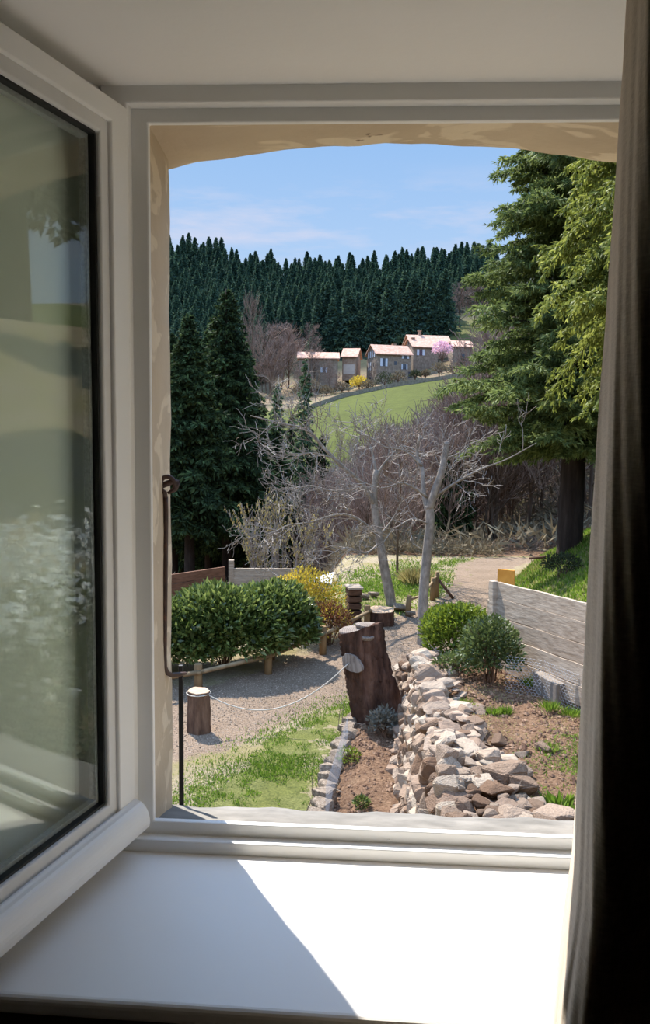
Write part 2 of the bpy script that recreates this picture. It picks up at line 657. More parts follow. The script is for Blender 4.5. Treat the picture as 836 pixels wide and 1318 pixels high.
def grid(name, xs, ys):
    X, Y = np.meshgrid(xs, ys)
    Z = H(X, Y)
    nx, ny = len(xs), len(ys)
    i = np.arange(ny - 1)[:, None] * nx + np.arange(nx - 1)[None, :]
    f = np.stack([i, i + 1, i + nx + 1, i + nx], -1).reshape(-1, 4)
    mb = MB()
    mb.add(np.stack([X, Y, Z], -1).reshape(-1, 3), f)
    return mb, X.ravel(), Y.ravel(), Z.ravel()


def masks(x, y):
    path = poly_mask(x, y, PATH, .18)
    lawn = poly_mask(x, y, LAWN, .45)
    bed = poly_mask(x, y, BED, .08)
    far = poly_mask(x, y, FARLAWN, .8)
    terr = sst(.4, .5, x) * (1 - sst(9.2, 10.0, y)) * (1 - sst(2.6, 3.4, x))
    bank = sst(0, .25, x - xbank(y)) * sst(9.5, 10.5, y) * (1 - sst(19.5, 22.5, y - (x - 4) * .3))
    soil = np.maximum(bed, terr)
    soil = np.maximum(soil, sst(20.9, 21.6, y - np.clip(x - 3, 0, 9) * .2) * .85)
    soil = np.maximum(soil, sst(-.6, -1.2, x) * sst(14.5, 16, y) * .9)
    lush = np.clip(np.maximum(lawn, np.maximum(far * .75, bank * .85)) * (1 - soil), 0, 1)
    lush = np.maximum(lush, terr * sst(1.5, 2.0, x + (6.8 - y) * .35) * .45 * (1 - sst(7.0, 7.8, y)))
    return path * (1 - soil), lush, soil


def mk_ground():
    k = NT('yard_ground')
    a_p, a_l, a_s = k.attr('gravel'), k.attr('lush'), k.attr('soil')
    wob = k.math('MULTIPLY', k.math('SUBTRACT', k.noise(2.8, 6, rough=.75), .53), 2.4)
    fine = k.noise(38, 5, rough=.7)
    dry = k.mix(.5, k.ramp(k.noise(3, 5), [(.3, (130, 116, 92)), (.7, (154, 138, 112))]), k.ramp(fine, [(.35, (110, 96, 72)), (.65, (190, 174, 146))]))
    dryg = k.mix(k.ramp(k.noise(1.6, 4), [(.45, (0, 0, 0)), (.6, (255, 255, 255))]), dry, (138, 126, 88))
    grav = k.mix(.55, k.ramp(k.noise(1.5, 5), [(.35, (128, 109, 90)), (.65, (150, 129, 109))]), k.ramp(k.noise(60, 4, rough=.8), [(.33, (82, 66, 52)), (.5, (130, 110, 92)), (.66, (180, 160, 140))]))
    soil = k.mix(.55, k.ramp(k.noise(4, 6), [(.3, (88, 62, 46)), (.55, (118, 88, 66)), (.72, (148, 120, 92))]), k.ramp(fine, [(.35, (62, 42, 32)), (.65, (160, 130, 104))]))
    lush = k.mix(.5, k.ramp(k.noise(5, 5), [(.3, (60, 76, 26)), (.7, (112, 118, 56))]), k.ramp(fine, [(.35, (54, 62, 24)), (.65, (136, 136, 70))]))
    ml = k.math('GREATER_THAN', k.math('ADD', a_l, wob), .5)
    mp = k.ramp(k.math('ADD', a_p, k.math('MULTIPLY', wob, .5)), [(.4, (0, 0, 0)), (.6, (255, 255, 255))])
    ms = k.ramp(k.math('ADD', a_s, k.math('MULTIPLY', wob, .25)), [(.45, (0, 0, 0)), (.55, (255, 255, 255))])
    c = k.mix(mp, dryg, grav)
    c = k.mix(ms, c, soil)
    c = k.mix(k.math('MULTIPLY', ml, .85), c, lush)
    k.col(c)
    k.rough(.95, .1)
    k.bump(k.math('ADD', k.noise(45, 6, rough=.75), k.math('MULTIPLY', k.noise(7, 4), 1.5)), .9, .03)
    return k.m


MAT['ground'] = mk_ground()


def mk_farground():
    k = NT('hill_ground')
    a_m, a_f = k.attr('meadow'), k.attr('forest')
    mead = k.mix(.5, k.ramp(k.noise(.06, 5), [(.3, (62, 62, 18)), (.7, (78, 80, 28))]), k.ramp(k.noise(.6, 6, rough=.7), [(.3, (50, 60, 16)), (.7, (88, 96, 38))]))
    brown = k.ramp(k.noise(.5, 6, rough=.7), [(.3, (92, 76, 60)), (.5, (118, 100, 80)), (.7, (112, 114, 70))])
    dark = k.ramp(k.noise(.3, 6), [(.3, (30, 36, 26)), (.7, (50, 54, 38))])
    c = k.mix(a_m, brown, mead)
    c = k.mix(a_f, c, dark)
    k.col(c)
    k.rough(.95, .1)
    k.bump(k.noise(1.5, 6), .6, .2)
    return k.m


MAT['farground'] = mk_farground()

gb, gx, gy, gz_ = grid('ground', np.arange(-13, 13.01, .09), np.arange(1.62, 24.3, .075))
ground = struct(gb.build('ground', 'ground', smooth=True))
mp_, ml_, ms_ = masks(gx, gy)
for nm, arr in (('gravel', mp_), ('lush', ml_), ('soil', ms_)):
    at = ground.data.attributes.new(nm, 'FLOAT', 'POINT')
    at.data.foreach_set('value', arr.astype(np.float32))

ysf = np.concatenate([np.arange(24.1, 60, .8), np.arange(60, 470, 3.0)])
fb, fx, fy, fz = grid('hillside', np.concatenate([np.arange(-240, -30, 4.), np.arange(-30, 40, 1.), np.arange(40, 241, 4.)]), ysf)
hill = struct(fb.build('hillside', 'farground', smooth=True))


def clearing(x, y):
    tx = x / y
    return sst(.083, .1, tx) * sst(212, 222, y) * (1 - sst(268, 282, y))


forest = sst(214, 228, fy) * (1 - clearing(fx, fy))
_wx, _wy = [], []
for px in np.linspace(380, 620, 9):
    q = gpt(px, np.interp(px, [400, 440, 500, 560, 604], [526, 512, 499, 490, 484]))
    _wx.append(q[0]); _wy.append(q[1])
_o = np.argsort(_wx)
WALLY = lambda x: np.interp(x, np.array(_wx)[_o], np.array(_wy)[_o])
meadow = sst(92, 104, fy) * np.maximum(1 - sst(0, 2, fy - WALLY(fx)), clearing(fx, fy) * .8)
for nm, arr in (('meadow', meadow), ('forest', forest)):
    at = hill.data.attributes.new(nm, 'FLOAT', 'POINT')
    at.data.foreach_set('value', arr.astype(np.float32))

# ------------------------------------------------------------------ grass (stuff)


def grass_patch(name, label, n, region, hgt, wid, mat, dens, lean=.5):
    x = rng.uniform(region[0], region[1], n * 4)
    y = rng.uniform(region[2], region[3], n * 4)
    w = dens(x, y)
    keep = rng.uniform(size=len(x)) < w
    x, y = x[keep][:n], y[keep][:n]
    z = H(x, y)
    p = np.stack([x, y, z - .004], -1)
    d = np.stack([rng.normal(0, lean, len(x)), rng.normal(0, lean, len(x)), np.ones(len(x))], -1)
    mb = MB()
    blades(mb, p, d, hgt * rng.uniform(.5, 1.3, len(x)), wid * rng.uniform(.7, 1.3, len(x)))
    return tag(mb.build(name, mat), label, 'grass', kind='stuff')


nz = lambda x, y, s=2.2, sd=5: sst(.32, .6, vnoise(x, y, s, sd) * .6 + vnoise(x, y, s * 4, sd + 1) * .4)
grass_patch('grass', 'short green grass growing in patches between gravel path and soil bed', 42000, (-3, .2, 4.8, 10.2), .034, .009, 'grass',
            lambda x, y: poly_mask(x, y, LAWN, .5) ** 1.5 * nz(x, y) * (1 - poly_mask(x, y, BED, .05)))
grass_patch('grass', 'green grass covering the steep bank behind the silvered board fence', 40000, (1.8, 7, 10, 22), .09, .02, 'grass',
            lambda x, y: masks(x, y)[1] * (x > xbank(y)) * (.35 + .65 * nz(x, y, 1.2)))
grass_patch('dry_grass', 'yellowish blades added to brighten the fir shaded grass of the steep bank', 16000, (1.8, 7, 10, 22), .08, .018, 'drygrass',  # pale blades stand in for sunlight on the bank the fir shades
            lambda x, y: masks(x, y)[1] * (x > xbank(y)) * (.2 + .8 * nz(x, y, 1.0, 12)))
grass_patch('grass', 'sparse yellowish grass on the far lawn below the bare trees', 16000, (-1.5, 3.2, 13.8, 22), .07, .02, 'grass',
            lambda x, y: poly_mask(x, y, FARLAWN, .8) * (.15 + .6 * nz(x, y, 1.0)) * (1 - poly_mask(x, y, PATH, .1)))
grass_patch('dry_grass', 'dry straw coloured grass scattered over the terrace soil', 9000, (.6, 2.6, 4.2, 9.3), .035, .006, 'drygrass',
            lambda x, y: (x > .75) * nz(x, y, 3), 1.6)
grass_patch('grass', 'thin green weeds spreading on the right side of the terrace', 5000, (1.1, 2.6, 4.8, 7.4), .04, .008, 'grass',
            lambda x, y: sst(1.35, 1.9, x + (6.8 - y) * .35) * nz(x, y, 3, 9) ** 2, .9)


# ------------------------------------------------------------------ room and window
WIN_L, WIN_R = -.367, .445          # clear opening inside the fixed frame
ZB, ZT = .800, 1.983
SILL_Z, SOF_Z = .768, 2.031
YF = 1.31                           # room side face of the fixed frame
YI = .975                           # room side face of the wall

# thick house wall, room side (embrasure), one mesh
mb = MB()
jl_in, jl_out = -.60, -.44          # splayed left jamb: x at room side / at frame
jr_in, jr_out = .66, .52


def prism(mb, poly, z0, z1, mi=0):
    n = len(poly)
    v = [(p[0], p[1], z0) for p in poly] + [(p[0], p[1], z1) for p in poly]
    mb.add(v, [(i, (i + 1) % n, n + (i + 1) % n, n + i) for i in range(n)] + [tuple(range(n))[::-1], tuple(range(n, 2 * n))], mi)
    return mb


prism(mb, [(-2.5, YI), (jl_in, YI), (jl_out, YF), (jl_out, 1.375), (-2.5, 1.375)], 0, 2.5)
prism(mb, [(jr_in, YI), (2.5, YI), (2.5, 1.375), (jr_out, 1.375), (jr_out, YF)], 0, 2.5)
box(mb, jl_in - .001, jr_in + .001, YI, 1.375, SOF_Z, 2.5)
wall = struct(mb.build('wall_front', 'plaster'))
mb = MB()
box(mb, jl_in, jr_in, YI + .003, 1.375, 0, SILL_Z - .028)
struct(mb.build('wall_below_window', 'unlit_tone'))  # dark tone stands in for the lack of light under the sill
# white sill board with rounded nose
mb = MB()
prism(mb, [(jl_in + .004, YI - .028), (jr_in - .004, YI - .045), (jr_in - .004, YI + .01), (jr_out - .002, YF - .004), (jr_out - .002, 1.33), (jl_out + .002, 1.33), (jl_out + .002, YF - .004), (jl_in + .004, YI + .01)], SILL_Z - .027, SILL_Z)
sill = mb.build('window_sill', 'sill')
bevel(sill, .009, 4)
struct(sill)
sill.name = 'trim_1'
# rest of the room
mb = MB(); box(mb, -2.5, 2.5, -3, 1.375, -.1, 0); struct(mb.build('floor', 'floorwood'))
mb = MB(); box(mb, -2.5, 2.5, -3, 1.375, 2.5, 2.6); struct(mb.build('ceiling', 'unlit_tone'))
mb = MB(); box(mb, -2.6, -2.5, -3, 1.6, -.1, 2.6); struct(mb.build('wall_left', 'unlit_tone'))
mb = MB(); box(mb, 2.5, 2.6, -3, 1.6, -.1, 2.6); struct(mb.build('wall_right', 'unlit_tone'))
mb = MB(); box(mb, -2.6, 2.6, -3.1, -3, -.1, 2.6); struct(mb.build('wall_back', 'unlit_tone'))

# outer stone skin with a flat arched opening
OL, OR = -.367, .47


def arch(x):
    return 1.993 + .046 * (1 - ((x - .04) / .45) ** 2) + .0012 * math.sin(x * 31) + .0008 * math.sin(x * 70 + 1)


mb = MB()
Y0, Y1 = 1.345, 1.602
NS = 40
xs = np.linspace(OL - .05, OR + .05, NS)
zs = [arch(x) for x in xs]
rows = 8
V = []
for j in range(rows + 1):
    y = Y0 + (Y1 - Y0) * j / rows
    for x, z in zip(xs, zs):
        V.append((x, y, z - (.004 if j == 0 else 0) + .0007 * math.sin(x * 55 + j * 1.7)))
Fq = [(j * NS + i, j * NS + i + 1, (j + 1) * NS + i + 1, (j + 1) * NS + i) for j in range(rows) for i in range(NS - 1)]
# vertical outer face above the arch and top
b0 = len(V)
for x in xs:
    V.append((x, Y1, 2.6))
for x in xs:
    V.append((x, Y0, 2.6))
for i in range(NS - 1):
    Fq.append((rows * NS + i, rows * NS + i + 1, b0 + i + 1, b0 + i))
    Fq.append((b0 + i, b0 + i + 1, b0 + NS + i + 1, b0 + NS + i))
    Fq.append((b0 + NS + i, b0 + NS + i + 1, i + 1, i))
mb.add(V, Fq)


def jamb(mb, xi, xo, sgn, far):
    """wavy plastered reveal between frame (xi) and outer face (xo), solid out to far"""
    zz = np.linspace(.55, 2.02, 36)
    V, Fq = [], []
    R_ = 7
    for i, z in enumerate(zz):
        for j in range(R_):
            t = j / (R_ - 1)
            x = xi + (xo - xi) * t + sgn * .0014 * math.sin(z * 19 + j * .6) * t + sgn * .0008 * math.sin(z * 47 + j) * t
            rr = .008 * max(0, (t - .83) / .17) ** 2
            V.append((x - sgn * rr * 1.0, Y0 + (Y1 - Y0) * t, z))
        V.append((far, Y1, z))
        V.append((far, Y0, z))
    W = R_ + 2
    for i in range(len(zz) - 1):
        for j in range(W):
            Fq.append((i * W + j, i * W + (j + 1) % W, (i + 1) * W + (j + 1) % W, (i + 1) * W + j))
    mb.add(V, Fq)


jamb(mb, OL - .012, -.393, 1, -2.6)
jamb(mb, OR + .012, .488, -1, 2.6)
box(mb, -2.6, OL - .05, Y0, Y1, 2.02, 2.6)
box(mb, OR + .05, 2.6, Y0, Y1, 2.02, 2.6)
box(mb, -2.6, 2.6, Y0, Y1, -2.0, .56)
struct(mb.build('wall_exterior', 'reveal', smooth=False))
# pale stone ledge outside the frame
mb = MB()
xs = np.linspace(-.50, .52, 34)
V = []
for x in xs:
    e = .004 * math.sin(x * 23) + .003 * math.sin(x * 61)
    V += [(x, 1.3455, .56), (x, 1.3455, .797), (x, 1.5, .748 + e * .3), (x, 1.606 + e * .4, .709 + e * .4), (x, 1.618 + e, .698), (x, 1.618 + e, .56)]
Fq = []
for i in range(33):
    for j in range(6):
        Fq.append((i * 6 + j, i * 6 + (j + 1) % 6, (i + 1) * 6 + (j + 1) % 6, (i + 1) * 6 + j))
Fq += [(0, 1, 2, 3, 4, 5), tuple(33 * 6 + q for q in (5, 4, 3, 2, 1, 0))]
mb.add(V, Fq)
o = struct(mb.build('trim_2', 'ledge'))

# fixed window frame: stepped section all round
mb = MB()
x0, x1, z0, z1 = -.437, .515, SILL_Z - .001, SOF_Z + .002


def ring(mb, outer, inner, ya, yb):
    (a0, a1, b0, b1), (c0, c1, d0, d1) = outer, inner
    V = [(a0, y, b0) for y in ()]
    V = []
    for y in (ya, yb):
        V += [(a0, y, b0), (a1, y, b0), (a1, y, b1), (a0, y, b1), (c0, y, d0), (c1, y, d0), (c1, y, d1), (c0, y, d1)]
    f = []
    for i in range(4):
        j = (i + 1) % 4
        f += [(i, j, 4 + j, 4 + i), (8 + i, 12 + i, 12 + j, 8 + j), (i, 8 + i, 8 + j, j), (4 + i, 4 + j, 12 + j, 12 + i)]
    mb.add(V, f)


ring(mb, (x0, x1, z0, z1), (-.394, .470, .790, 2.005), YF, 1.340)
fr = mb.build('window_frame', 'paint')
bevel(fr, .003, 2)
mb = MB()
ring(mb, (x0 + .002, x1 - .002, z0 + .003, z1 - .004), (WIN_L, WIN_R, .8125, ZT), 1.333, 1.346)
fr2 = mb.build('frame_rebate', 'paint')
bevel(fr2, .0025, 2)
wf = thing('window_1', 'white painted fixed wooden window frame around the opening', 'window')
wf['kind'] = 'structure'
fr.parent = wf
fr2.parent = wf
mb = MB(); tube(mb, [(.043, 1.334, .7955), (.043, 1.3305, .7955)], [.0024, .0022], 12)
o = mb.build('drain_plug', 'paint', wf); o['label'] = 'tiny white round plug on the bottom frame ledge'

# ---- open casement sash, hinged at left, seen on its outer face
SA = math.radians(-105.2)           # swing from closed
SW, SZ0, SZ1 = .60, .800, 1.996
sash = thing('casement', 'white double glazed casement standing open at left above the sill', 'window sash', (-.392, 1.306, 0), SA)
# local: x along the sash width (0 at hinge), y outwards (closed: +y is outside), z up
ST, TH = .068, .062
# members with a moulded section; local y: 0 = outer face .. -TH inner face
mb = MB()


def bar(mb, poly, z_lo, z_hi):
    prism(mb, poly, z_lo, z_hi)


# the four rails mitred as rings
def lring(mb, o4, i4, ya, yb):
    ring(mb, o4, i4, ya, yb)


GB = .083    # bottom rail height up to the glass
GT = .057
lring(mb, (0, SW, SZ0, SZ1), (ST - .022, SW - ST + .022, SZ0 + GB - .022, SZ1 - GT + .022), -.058, 0)
o = mb.build('sash_frame', 'paint', sash); bevel(o, .004, 3)
mb = MB()
lring(mb, (ST - .024, SW - ST + .024, SZ0 + GB - .024, SZ1 - GT + .024), (ST, SW - ST, SZ0 + GB, SZ1 - GT), -.034, -.006)
o = mb.build('glazing_bead', 'bead', sash); bevel(o, .004, 3)
mb = MB()
lring(mb, (ST - .002, SW - ST + .002, SZ0 + GB - .002, SZ1 - GT + .002), (ST + .004, SW - ST - .004, SZ0 + GB + .004, SZ1 - GT - .004), -.032, -.013)
o = mb.build('gasket', 'gasket', sash)
mb = MB()
lring(mb, (ST + .003, SW - ST - .003, SZ0 + GB + .003, SZ1 - GT - .003), (ST + .011, SW - ST - .011, SZ0 + GB + .011, SZ1 - GT - .011), -.036, -.024)
o = mb.build('spacer_bar', 'spacer', sash)
mb = MB(); box(mb, ST - .003, SW - ST + .003, -.022, -.018, SZ0 + GB - .003, SZ1 - GT + .003)
box(mb, ST - .003, SW - ST + .003, -.040, -.036, SZ0 + GB - .003, SZ1 - GT + .003)
o = mb.build('glass_pane', 'glass', sash)
# weather bar
mb = MB()
prof = [(.0, .066)]
for i in range(9):
    a = i / 8
    prof.append((.006 + .023 * math.sin(a * PI / 2) ** .9, .063 - .035 * (1 - math.cos(a * PI / 2)) ** .8))
prof += [(.028, .020), (.022, .015), (.016, .017), (0, .017)]
extrude(mb, prof, 'x', lambda p: (-.002, p[0], SZ0 + p[1]), lambda p: (SW, p[0], SZ0 + p[1]))
o = mb.build('weather_bar', 'paint', sash, smooth=False); bevel(o, .002, 2)
# ---- iron hook on the reveal
hk = thing('window_hook', 'brown iron hook hanging from an eye on the left stone reveal', 'hook', aty(214, 700, 1.49))
o0 = np.array(hk.location)


def rel(p):
    return np.array(p) - o0


mb = MB()
pts = [aty(213, 640, 1.49), aty(213.5, 660, 1.49), aty(212.5, 760, 1.488), aty(211.5, 845, 1.49), aty(212, 858, 1.492), aty(215, 866, 1.50), aty(221, 869, 1.52), aty(231, 868, 1.55), aty(239, 866.5, 1.575)]
tube(mb, [rel(p) for p in pts], [.0046] * 8 + [.003], 10)
mb.build('rod', 'iron', hk, smooth=True)
mb = MB()
c = aty(216, 624, 1.49)
pts = []
for i in range(15):
    a = math.radians(-110 - 290 * i / 14)
    pts.append(rel(c + np.array([.0135 * math.cos(a), .006 * math.sin(a * .5), .0155 * math.sin(a)])))
pts = [rel(aty(213, 640, 1.49))] + pts
tube(mb, pts, .0044, 10)
mb.build('ring', 'iron', hk, smooth=True)
mb = MB()
tube(mb, [rel(c + np.array(q)) for q in ((-.045, .0, -.004), (-.012, .0, -.002), (.008, .0, .006), (.02, .004, .005))], [.006, .006, .0058, .004], 10)
tube(mb, [rel(c + np.array(q)) for q in ((.018, .004, .005), (.013, .002, -.008), (.0, 0, -.016))], [.005, .005, .003], 8)
mb.build('eye_pin', 'iron', hk, smooth=True)
# black bar standing outside
pb = aty(233.5, 1038, 1.612)
mb = MB(); hh = aty(232, 856, 1.612)[2] - pb[2]
box(mb, -.0045, .0045, -.004, .004, -.01, hh)
box(mb, -.012, .012, -.008, .004, -.012, .0)
o = mb.build('iron_bar', 'blackiron', loc=Vector(pb)); bevel(o, .001)
tag(o, 'black upright iron bar at the left end of the outer stone ledge', 'bar')

# ---- linen curtain
mb = MB()
prof = [(.31, .938), (.285, .937), (.268, .932), (.262, .92), (.2585, .89), (.2535, .855), (.248, .822), (.245, .80), (.246, .782), (.252, .768), (.266, .762), (.285, .768), (.305, .785), (.33, .80), (.36, .795), (.39, .775), (.42, .77), (.448, .79), (.474, .80), (.50, .785), (.53, .77), (.56, .78), (.585, .80), (.615, .80), (.645, .78), (.68, .77), (.71, .79), (.74, .80), (.78, .78)]
P2 = np.array(prof)
s_ = np.linspace(0, len(prof) - 1, 130)
cx_ = np.interp(s_, np.arange(len(prof)), P2[:, 0])
cy_ = np.interp(s_, np.arange(len(prof)), P2[:, 1])
ker = np.ones(7) / 7
cx_ = np.convolve(np.pad(cx_, 3, 'edge'), ker, 'valid')
cy_ = np.convolve(np.pad(cy_, 3, 'edge'), ker, 'valid')
zz = np.linspace(.02, 2.36, 110)
V = []
for z in zz:
    fl = max(0, 1.02 - z)
    fl2 = min(fl, .35)
    for i in range(130):
        fade = math.exp(-((cx_[i] - .26) / .12) ** 2)
        dx = -.003 - .0165 * max(0, 2.0 - z) * fade - .085 * fl2 ** 1.2 * fade * max(0, min(1.3, .1 + (.935 - cy_[i]) * 8)) - .006 * fade * math.sin(fl2 * 9)
        rip = .004 * math.sin(z * 9 + i * .35) * fade + .006 * fl2 * math.sin(i * .9 + z * 3) + .0015 * math.sin(z * 40 + i)
        V.append((cx_[i] + dx + rip * .5 + .004 * (2.0 - z) * 0, cy_[i] + rip + .002 * math.sin(z * 5), z))
i = np.arange(109)[:, None] * 130 + np.arange(129)[None, :]
mb.add(V, np.stack([i, i + 1, i + 131, i + 130], -1).reshape(-1, 4))
V0 = np.array(V).reshape(110, 130, 3)
ctn = thing('curtain', 'beige linen curtain hanging in dark folds at the right of the window', 'curtain', (.5, .85, .02))
o0 = np.array(ctn.location)
mb = MB()
mb.add((V0 - o0).reshape(-1, 3), np.stack([i, i + 1, i + 131, i + 130], -1).reshape(-1, 4))
cu = mb.build('linen', 'curtain', ctn, smooth=True)
# opaque lining sewn behind the face fabric, set back from the hem
L0 = V0[:, 24:, :].copy()
L0[:, :, 0] += .006
L0[:, :, 1] += .006
mb = MB()
nc = L0.shape[1]
ii = np.arange(109)[:, None] * nc + np.arange(nc - 1)[None, :]
mb.add((L0 - o0).reshape(-1, 3), np.stack([ii, ii + 1, ii + nc + 1, ii + nc], -1).reshape(-1, 4))
lin_ = mb.build('lining', 'lining', ctn, smooth=True)
md = lin_.modifiers.new('thick', 'SOLIDIFY'); md.thickness = .002

# ------------------------------------------------------------------ stones
def rock_mesh(name, seed, mat, sub=2, flat=1.0):
    r = random.Random(seed)
    bm = bmesh.new()
    for _ in range(15):
        v = Vector((r.uniform(-1, 1), r.uniform(-1, 1), r.uniform(-1, 1)))
        m = max(abs(v.x), abs(v.y), abs(v.z))
        v = v / m * r.uniform(.8, 1)
        v = v * (.5 / max(1, v.length * .86))
        bm.verts.new(v)
    bmesh.ops.convex_hull(bm, input=bm.verts)
    bmesh.ops.delete(bm, geom=[v for v in bm.verts if not v.link_faces], context='VERTS')
    bmesh.ops.bevel(bm, geom=list(bm.edges), offset=.035, segments=1, affect='EDGES')
    bmesh.ops.triangulate(bm, faces=bm.faces)
    bmesh.ops.subdivide_edges(bm, edges=bm.edges, cuts=1, use_grid_fill=True)
    for v in bm.verts:
        v.co *= 1 + r.uniform(-.035, .035)
    me = bpy.data.meshes.new(name)
    bm.to_mesh(me)
    bm.free()
    me.materials.append(MAT[mat])
    return me


ROCKS = [rock_mesh('stone', 100 + i, 'stone') for i in range(12)]
GROCKS = [rock_mesh('edging_stone', 300 + i, 'greystone') for i in range(6)]


def rock_arrays(me):
    v = np.zeros(len(me.vertices) * 3)
    me.vertices.foreach_get('co', v)
    f = np.array([list(p.vertices) for p in me.polygons if len(p.vertices) == 3])
    f4 = np.array([list(p.vertices) for p in me.polygons if len(p.vertices) == 4])
    return v.reshape(-1, 3), f, f4


RA = [rock_arrays(m) for m in ROCKS]
dsw = thing('dry_stone_wall', 'rough dry stone retaining wall running along the right terrace', 'stone wall', (.55, 6.5, -1.8))
stones = []
# courses up the face, from near (y 4.6) to far (y 9.5)
for y in np.arange(4.5, 9.55, .12):
    top = .82 * (1 - max(0, (y - 8.6) / 1.3) ** 1.5 * .8)
    zc = 0.0
    row = 0
    while zc < top:
        hgt = rnd.uniform(.07, .14)
        t = min(1, zc / .8)
        x = .36 + .24 * t + rnd.uniform(-.035, .03) + .17 * (1 - t) * math.exp(-((y - 8.72) / .33) ** 4)
        stones.append((x, y + rnd.uniform(-.05, .05), -1.78 + zc + hgt / 2, rnd.uniform(.15, .28), rnd.uniform(.12, .21), hgt * 1.35, rnd.uniform(-.5, .5)))
        zc += hgt * .82
        row += 1
# cap stones lying back from the crest; the band widens towards the window
for y in np.arange(4.5, 9.5, .095):
    band = np.interp(y, [4.5, 5.2, 6.0, 6.8, 8, 9.3], [.62, .55, .40, .25, .22, .12])
    x = .66
    while x < .66 + band:
        s = rnd.uniform(.06, .17) if rnd.random() > .12 else rnd.uniform(.18, .27)
        yy = y + rnd.uniform(-.06, .06)
        zt = Hs(x + .1, yy)
        stones.append((x + rnd.uniform(-.03, .03), yy, zt + .03 + rnd.uniform(-.03, .05) - (x - .66) * .05, s * rnd.uniform(.9, 1.5), s, s * rnd.uniform(.35, .8), rnd.uniform(0, PI)))
        x += s * .75
cam_d = lambda s: (s[0] ** 2 + s[1] ** 2 + (s[2] - 1.5) ** 2)
vis = []
rest = []
for s in stones:
    d = np.array(s[:3]) - CAM
    z = d @ fw
    py = 659 - F * (d @ UP) / z
    (vis if py < 1075 and s[2] > -1.75 else rest).append(s)
vis.sort(key=cam_d)
parts, rest = vis[:100], rest + vis[100:]


def rock_matrix(s, base=(0, 0, 0)):
    e = Euler((rnd.uniform(-.35, .35), rnd.uniform(-.35, .35), s[6]))
    return Matrix.Translation(Vector((s[0] - base[0], s[1] - base[1], s[2] - base[2]))) @ e.to_matrix().to_4x4() @ Matrix.Diagonal((s[3] * 1.15, s[4] * 1.15, s[5] * 1.15, 1))


for s in parts:
    o = link('stone', rnd.choice(ROCKS), dsw)
    o.matrix_local = rock_matrix(s, dsw.location)
mb = MB()
for s in rest:
    v, f, f4 = rnd.choice(RA)
    m = np.array(rock_matrix(s, dsw.location))
    v2 = v @ m[:3, :3].T + m[:3, 3]
    b = mb.n
    mb.add(v2, f)
    if len(f4):
        mb.f.append((f4 + b, 0))
o = mb.build('stones', 'stone', dsw)
o['kind'] = 'stuff'

# grey edging stones along the bed
k = 0
for t in np.linspace(0, 1, 15):
    x = -.14 + (-.42 + .14) * t + rnd.uniform(-.02, .02)
    y = 8.75 + (6.35 - 8.75) * t
    o = link('edging_stone', rnd.choice(GROCKS))
    o.matrix_world = Matrix.Translation((x, y, Hs(x, y) + .035)) @ Euler((rnd.uniform(-.2, .2), rnd.uniform(-.2, .2), rnd.uniform(-.4, .4))).to_matrix().to_4x4() @ Matrix.Diagonal((rnd.uniform(.2, .26), rnd.uniform(.21, .28), rnd.uniform(.16, .22), 1))
    tag(o, 'grey stone in the row edging the soil bed beside the lawn', 'stone', 'edging stones between lawn and bed')
# loose stones on the terrace soil
loose = [(612, 918), (600, 905), (665, 1000), (650, 1030), (690, 1042), (640, 955), (672, 972), (560, 882), (590, 880), (622, 1045), (700, 965), (630, 985)]
for j, (px, py) in enumerate(loose):
    p = gpt(px, py)
    s = rnd.uniform(.09, .2)
    o = link('loose_stone', rnd.choice(ROCKS))
    o.matrix_world = Matrix.Translation((p[0], p[1], p[2] + s * .15)) @ Euler((0, 0, rnd.uniform(0, 3))).to_matrix().to_4x4() @ Matrix.Diagonal((s * 1.3, s, s * .5, 1))
    tag(o, 'flat brown stone lying loose on the terrace soil behind the wall top', 'stone', 'loose stones on the terrace soil')
# pebbles and soil clods
def pebbles(name, label, n, dens, region, s0, s1, mat):
    x = rng.uniform(region[0], region[1], n * 3)
    y = rng.uniform(region[2], region[3], n * 3)
    kp = rng.uniform(size=len(x)) < dens(x, y)
    x, y = x[kp][:n], y[kp][:n]
    z = H(x, y)
    oc = np.array([(1, 0, 0), (-1, 0, 0), (0, 1, 0), (0, -1, 0), (0, 0, .7), (0, 0, -.7)])
    fc = np.array([(0, 2, 4), (2, 1, 4), (1, 3, 4), (3, 0, 4), (2, 0, 5), (1, 2, 5), (3, 1, 5), (0, 3, 5)])
    n = len(x)
    s = rng.uniform(s0, s1, n) * rng.uniform(.4, 1, n)
    v = oc[None] * rng.uniform(.6, 1.2, (n, 6, 1)) * s[:, None, None] + np.stack([x, y, z + s * .2], -1)[:, None]
    mb = MB()
    mb.add(v.reshape(-1, 3), (fc[None] + np.arange(n)[:, None, None] * 6).reshape(-1, 3))
    return tag(mb.build(name, mat), label, 'stones' if 'gravel' in name else 'soil', kind='stuff')


MAT['clod'] = m_noise('soil_clod', [(.3, (92, 66, 50)), (.7, (146, 116, 92))], 9, .95, island=.6)
MAT['pebble'] = m_noise('gravel_pebble', [(.3, (98, 82, 66)), (.7, (170, 150, 130))], 9, .9, island=.7)
pebbles('soil_clods', 'brown clods of earth strewn over the bed and the terrace', 7000, lambda x, y: masks(x, y)[2] * (.2 + .8 * nz(x, y, 2, 3)), (-.4, 2.6, 4.5, 9.3), .01, .035, 'clod')
pebbles('gravel', 'pale gravel pebbles spread over the drive', 26000, lambda x, y: masks(x, y)[0] * .9, (-4, 3, 7, 16), .006, .014, 'pebble')


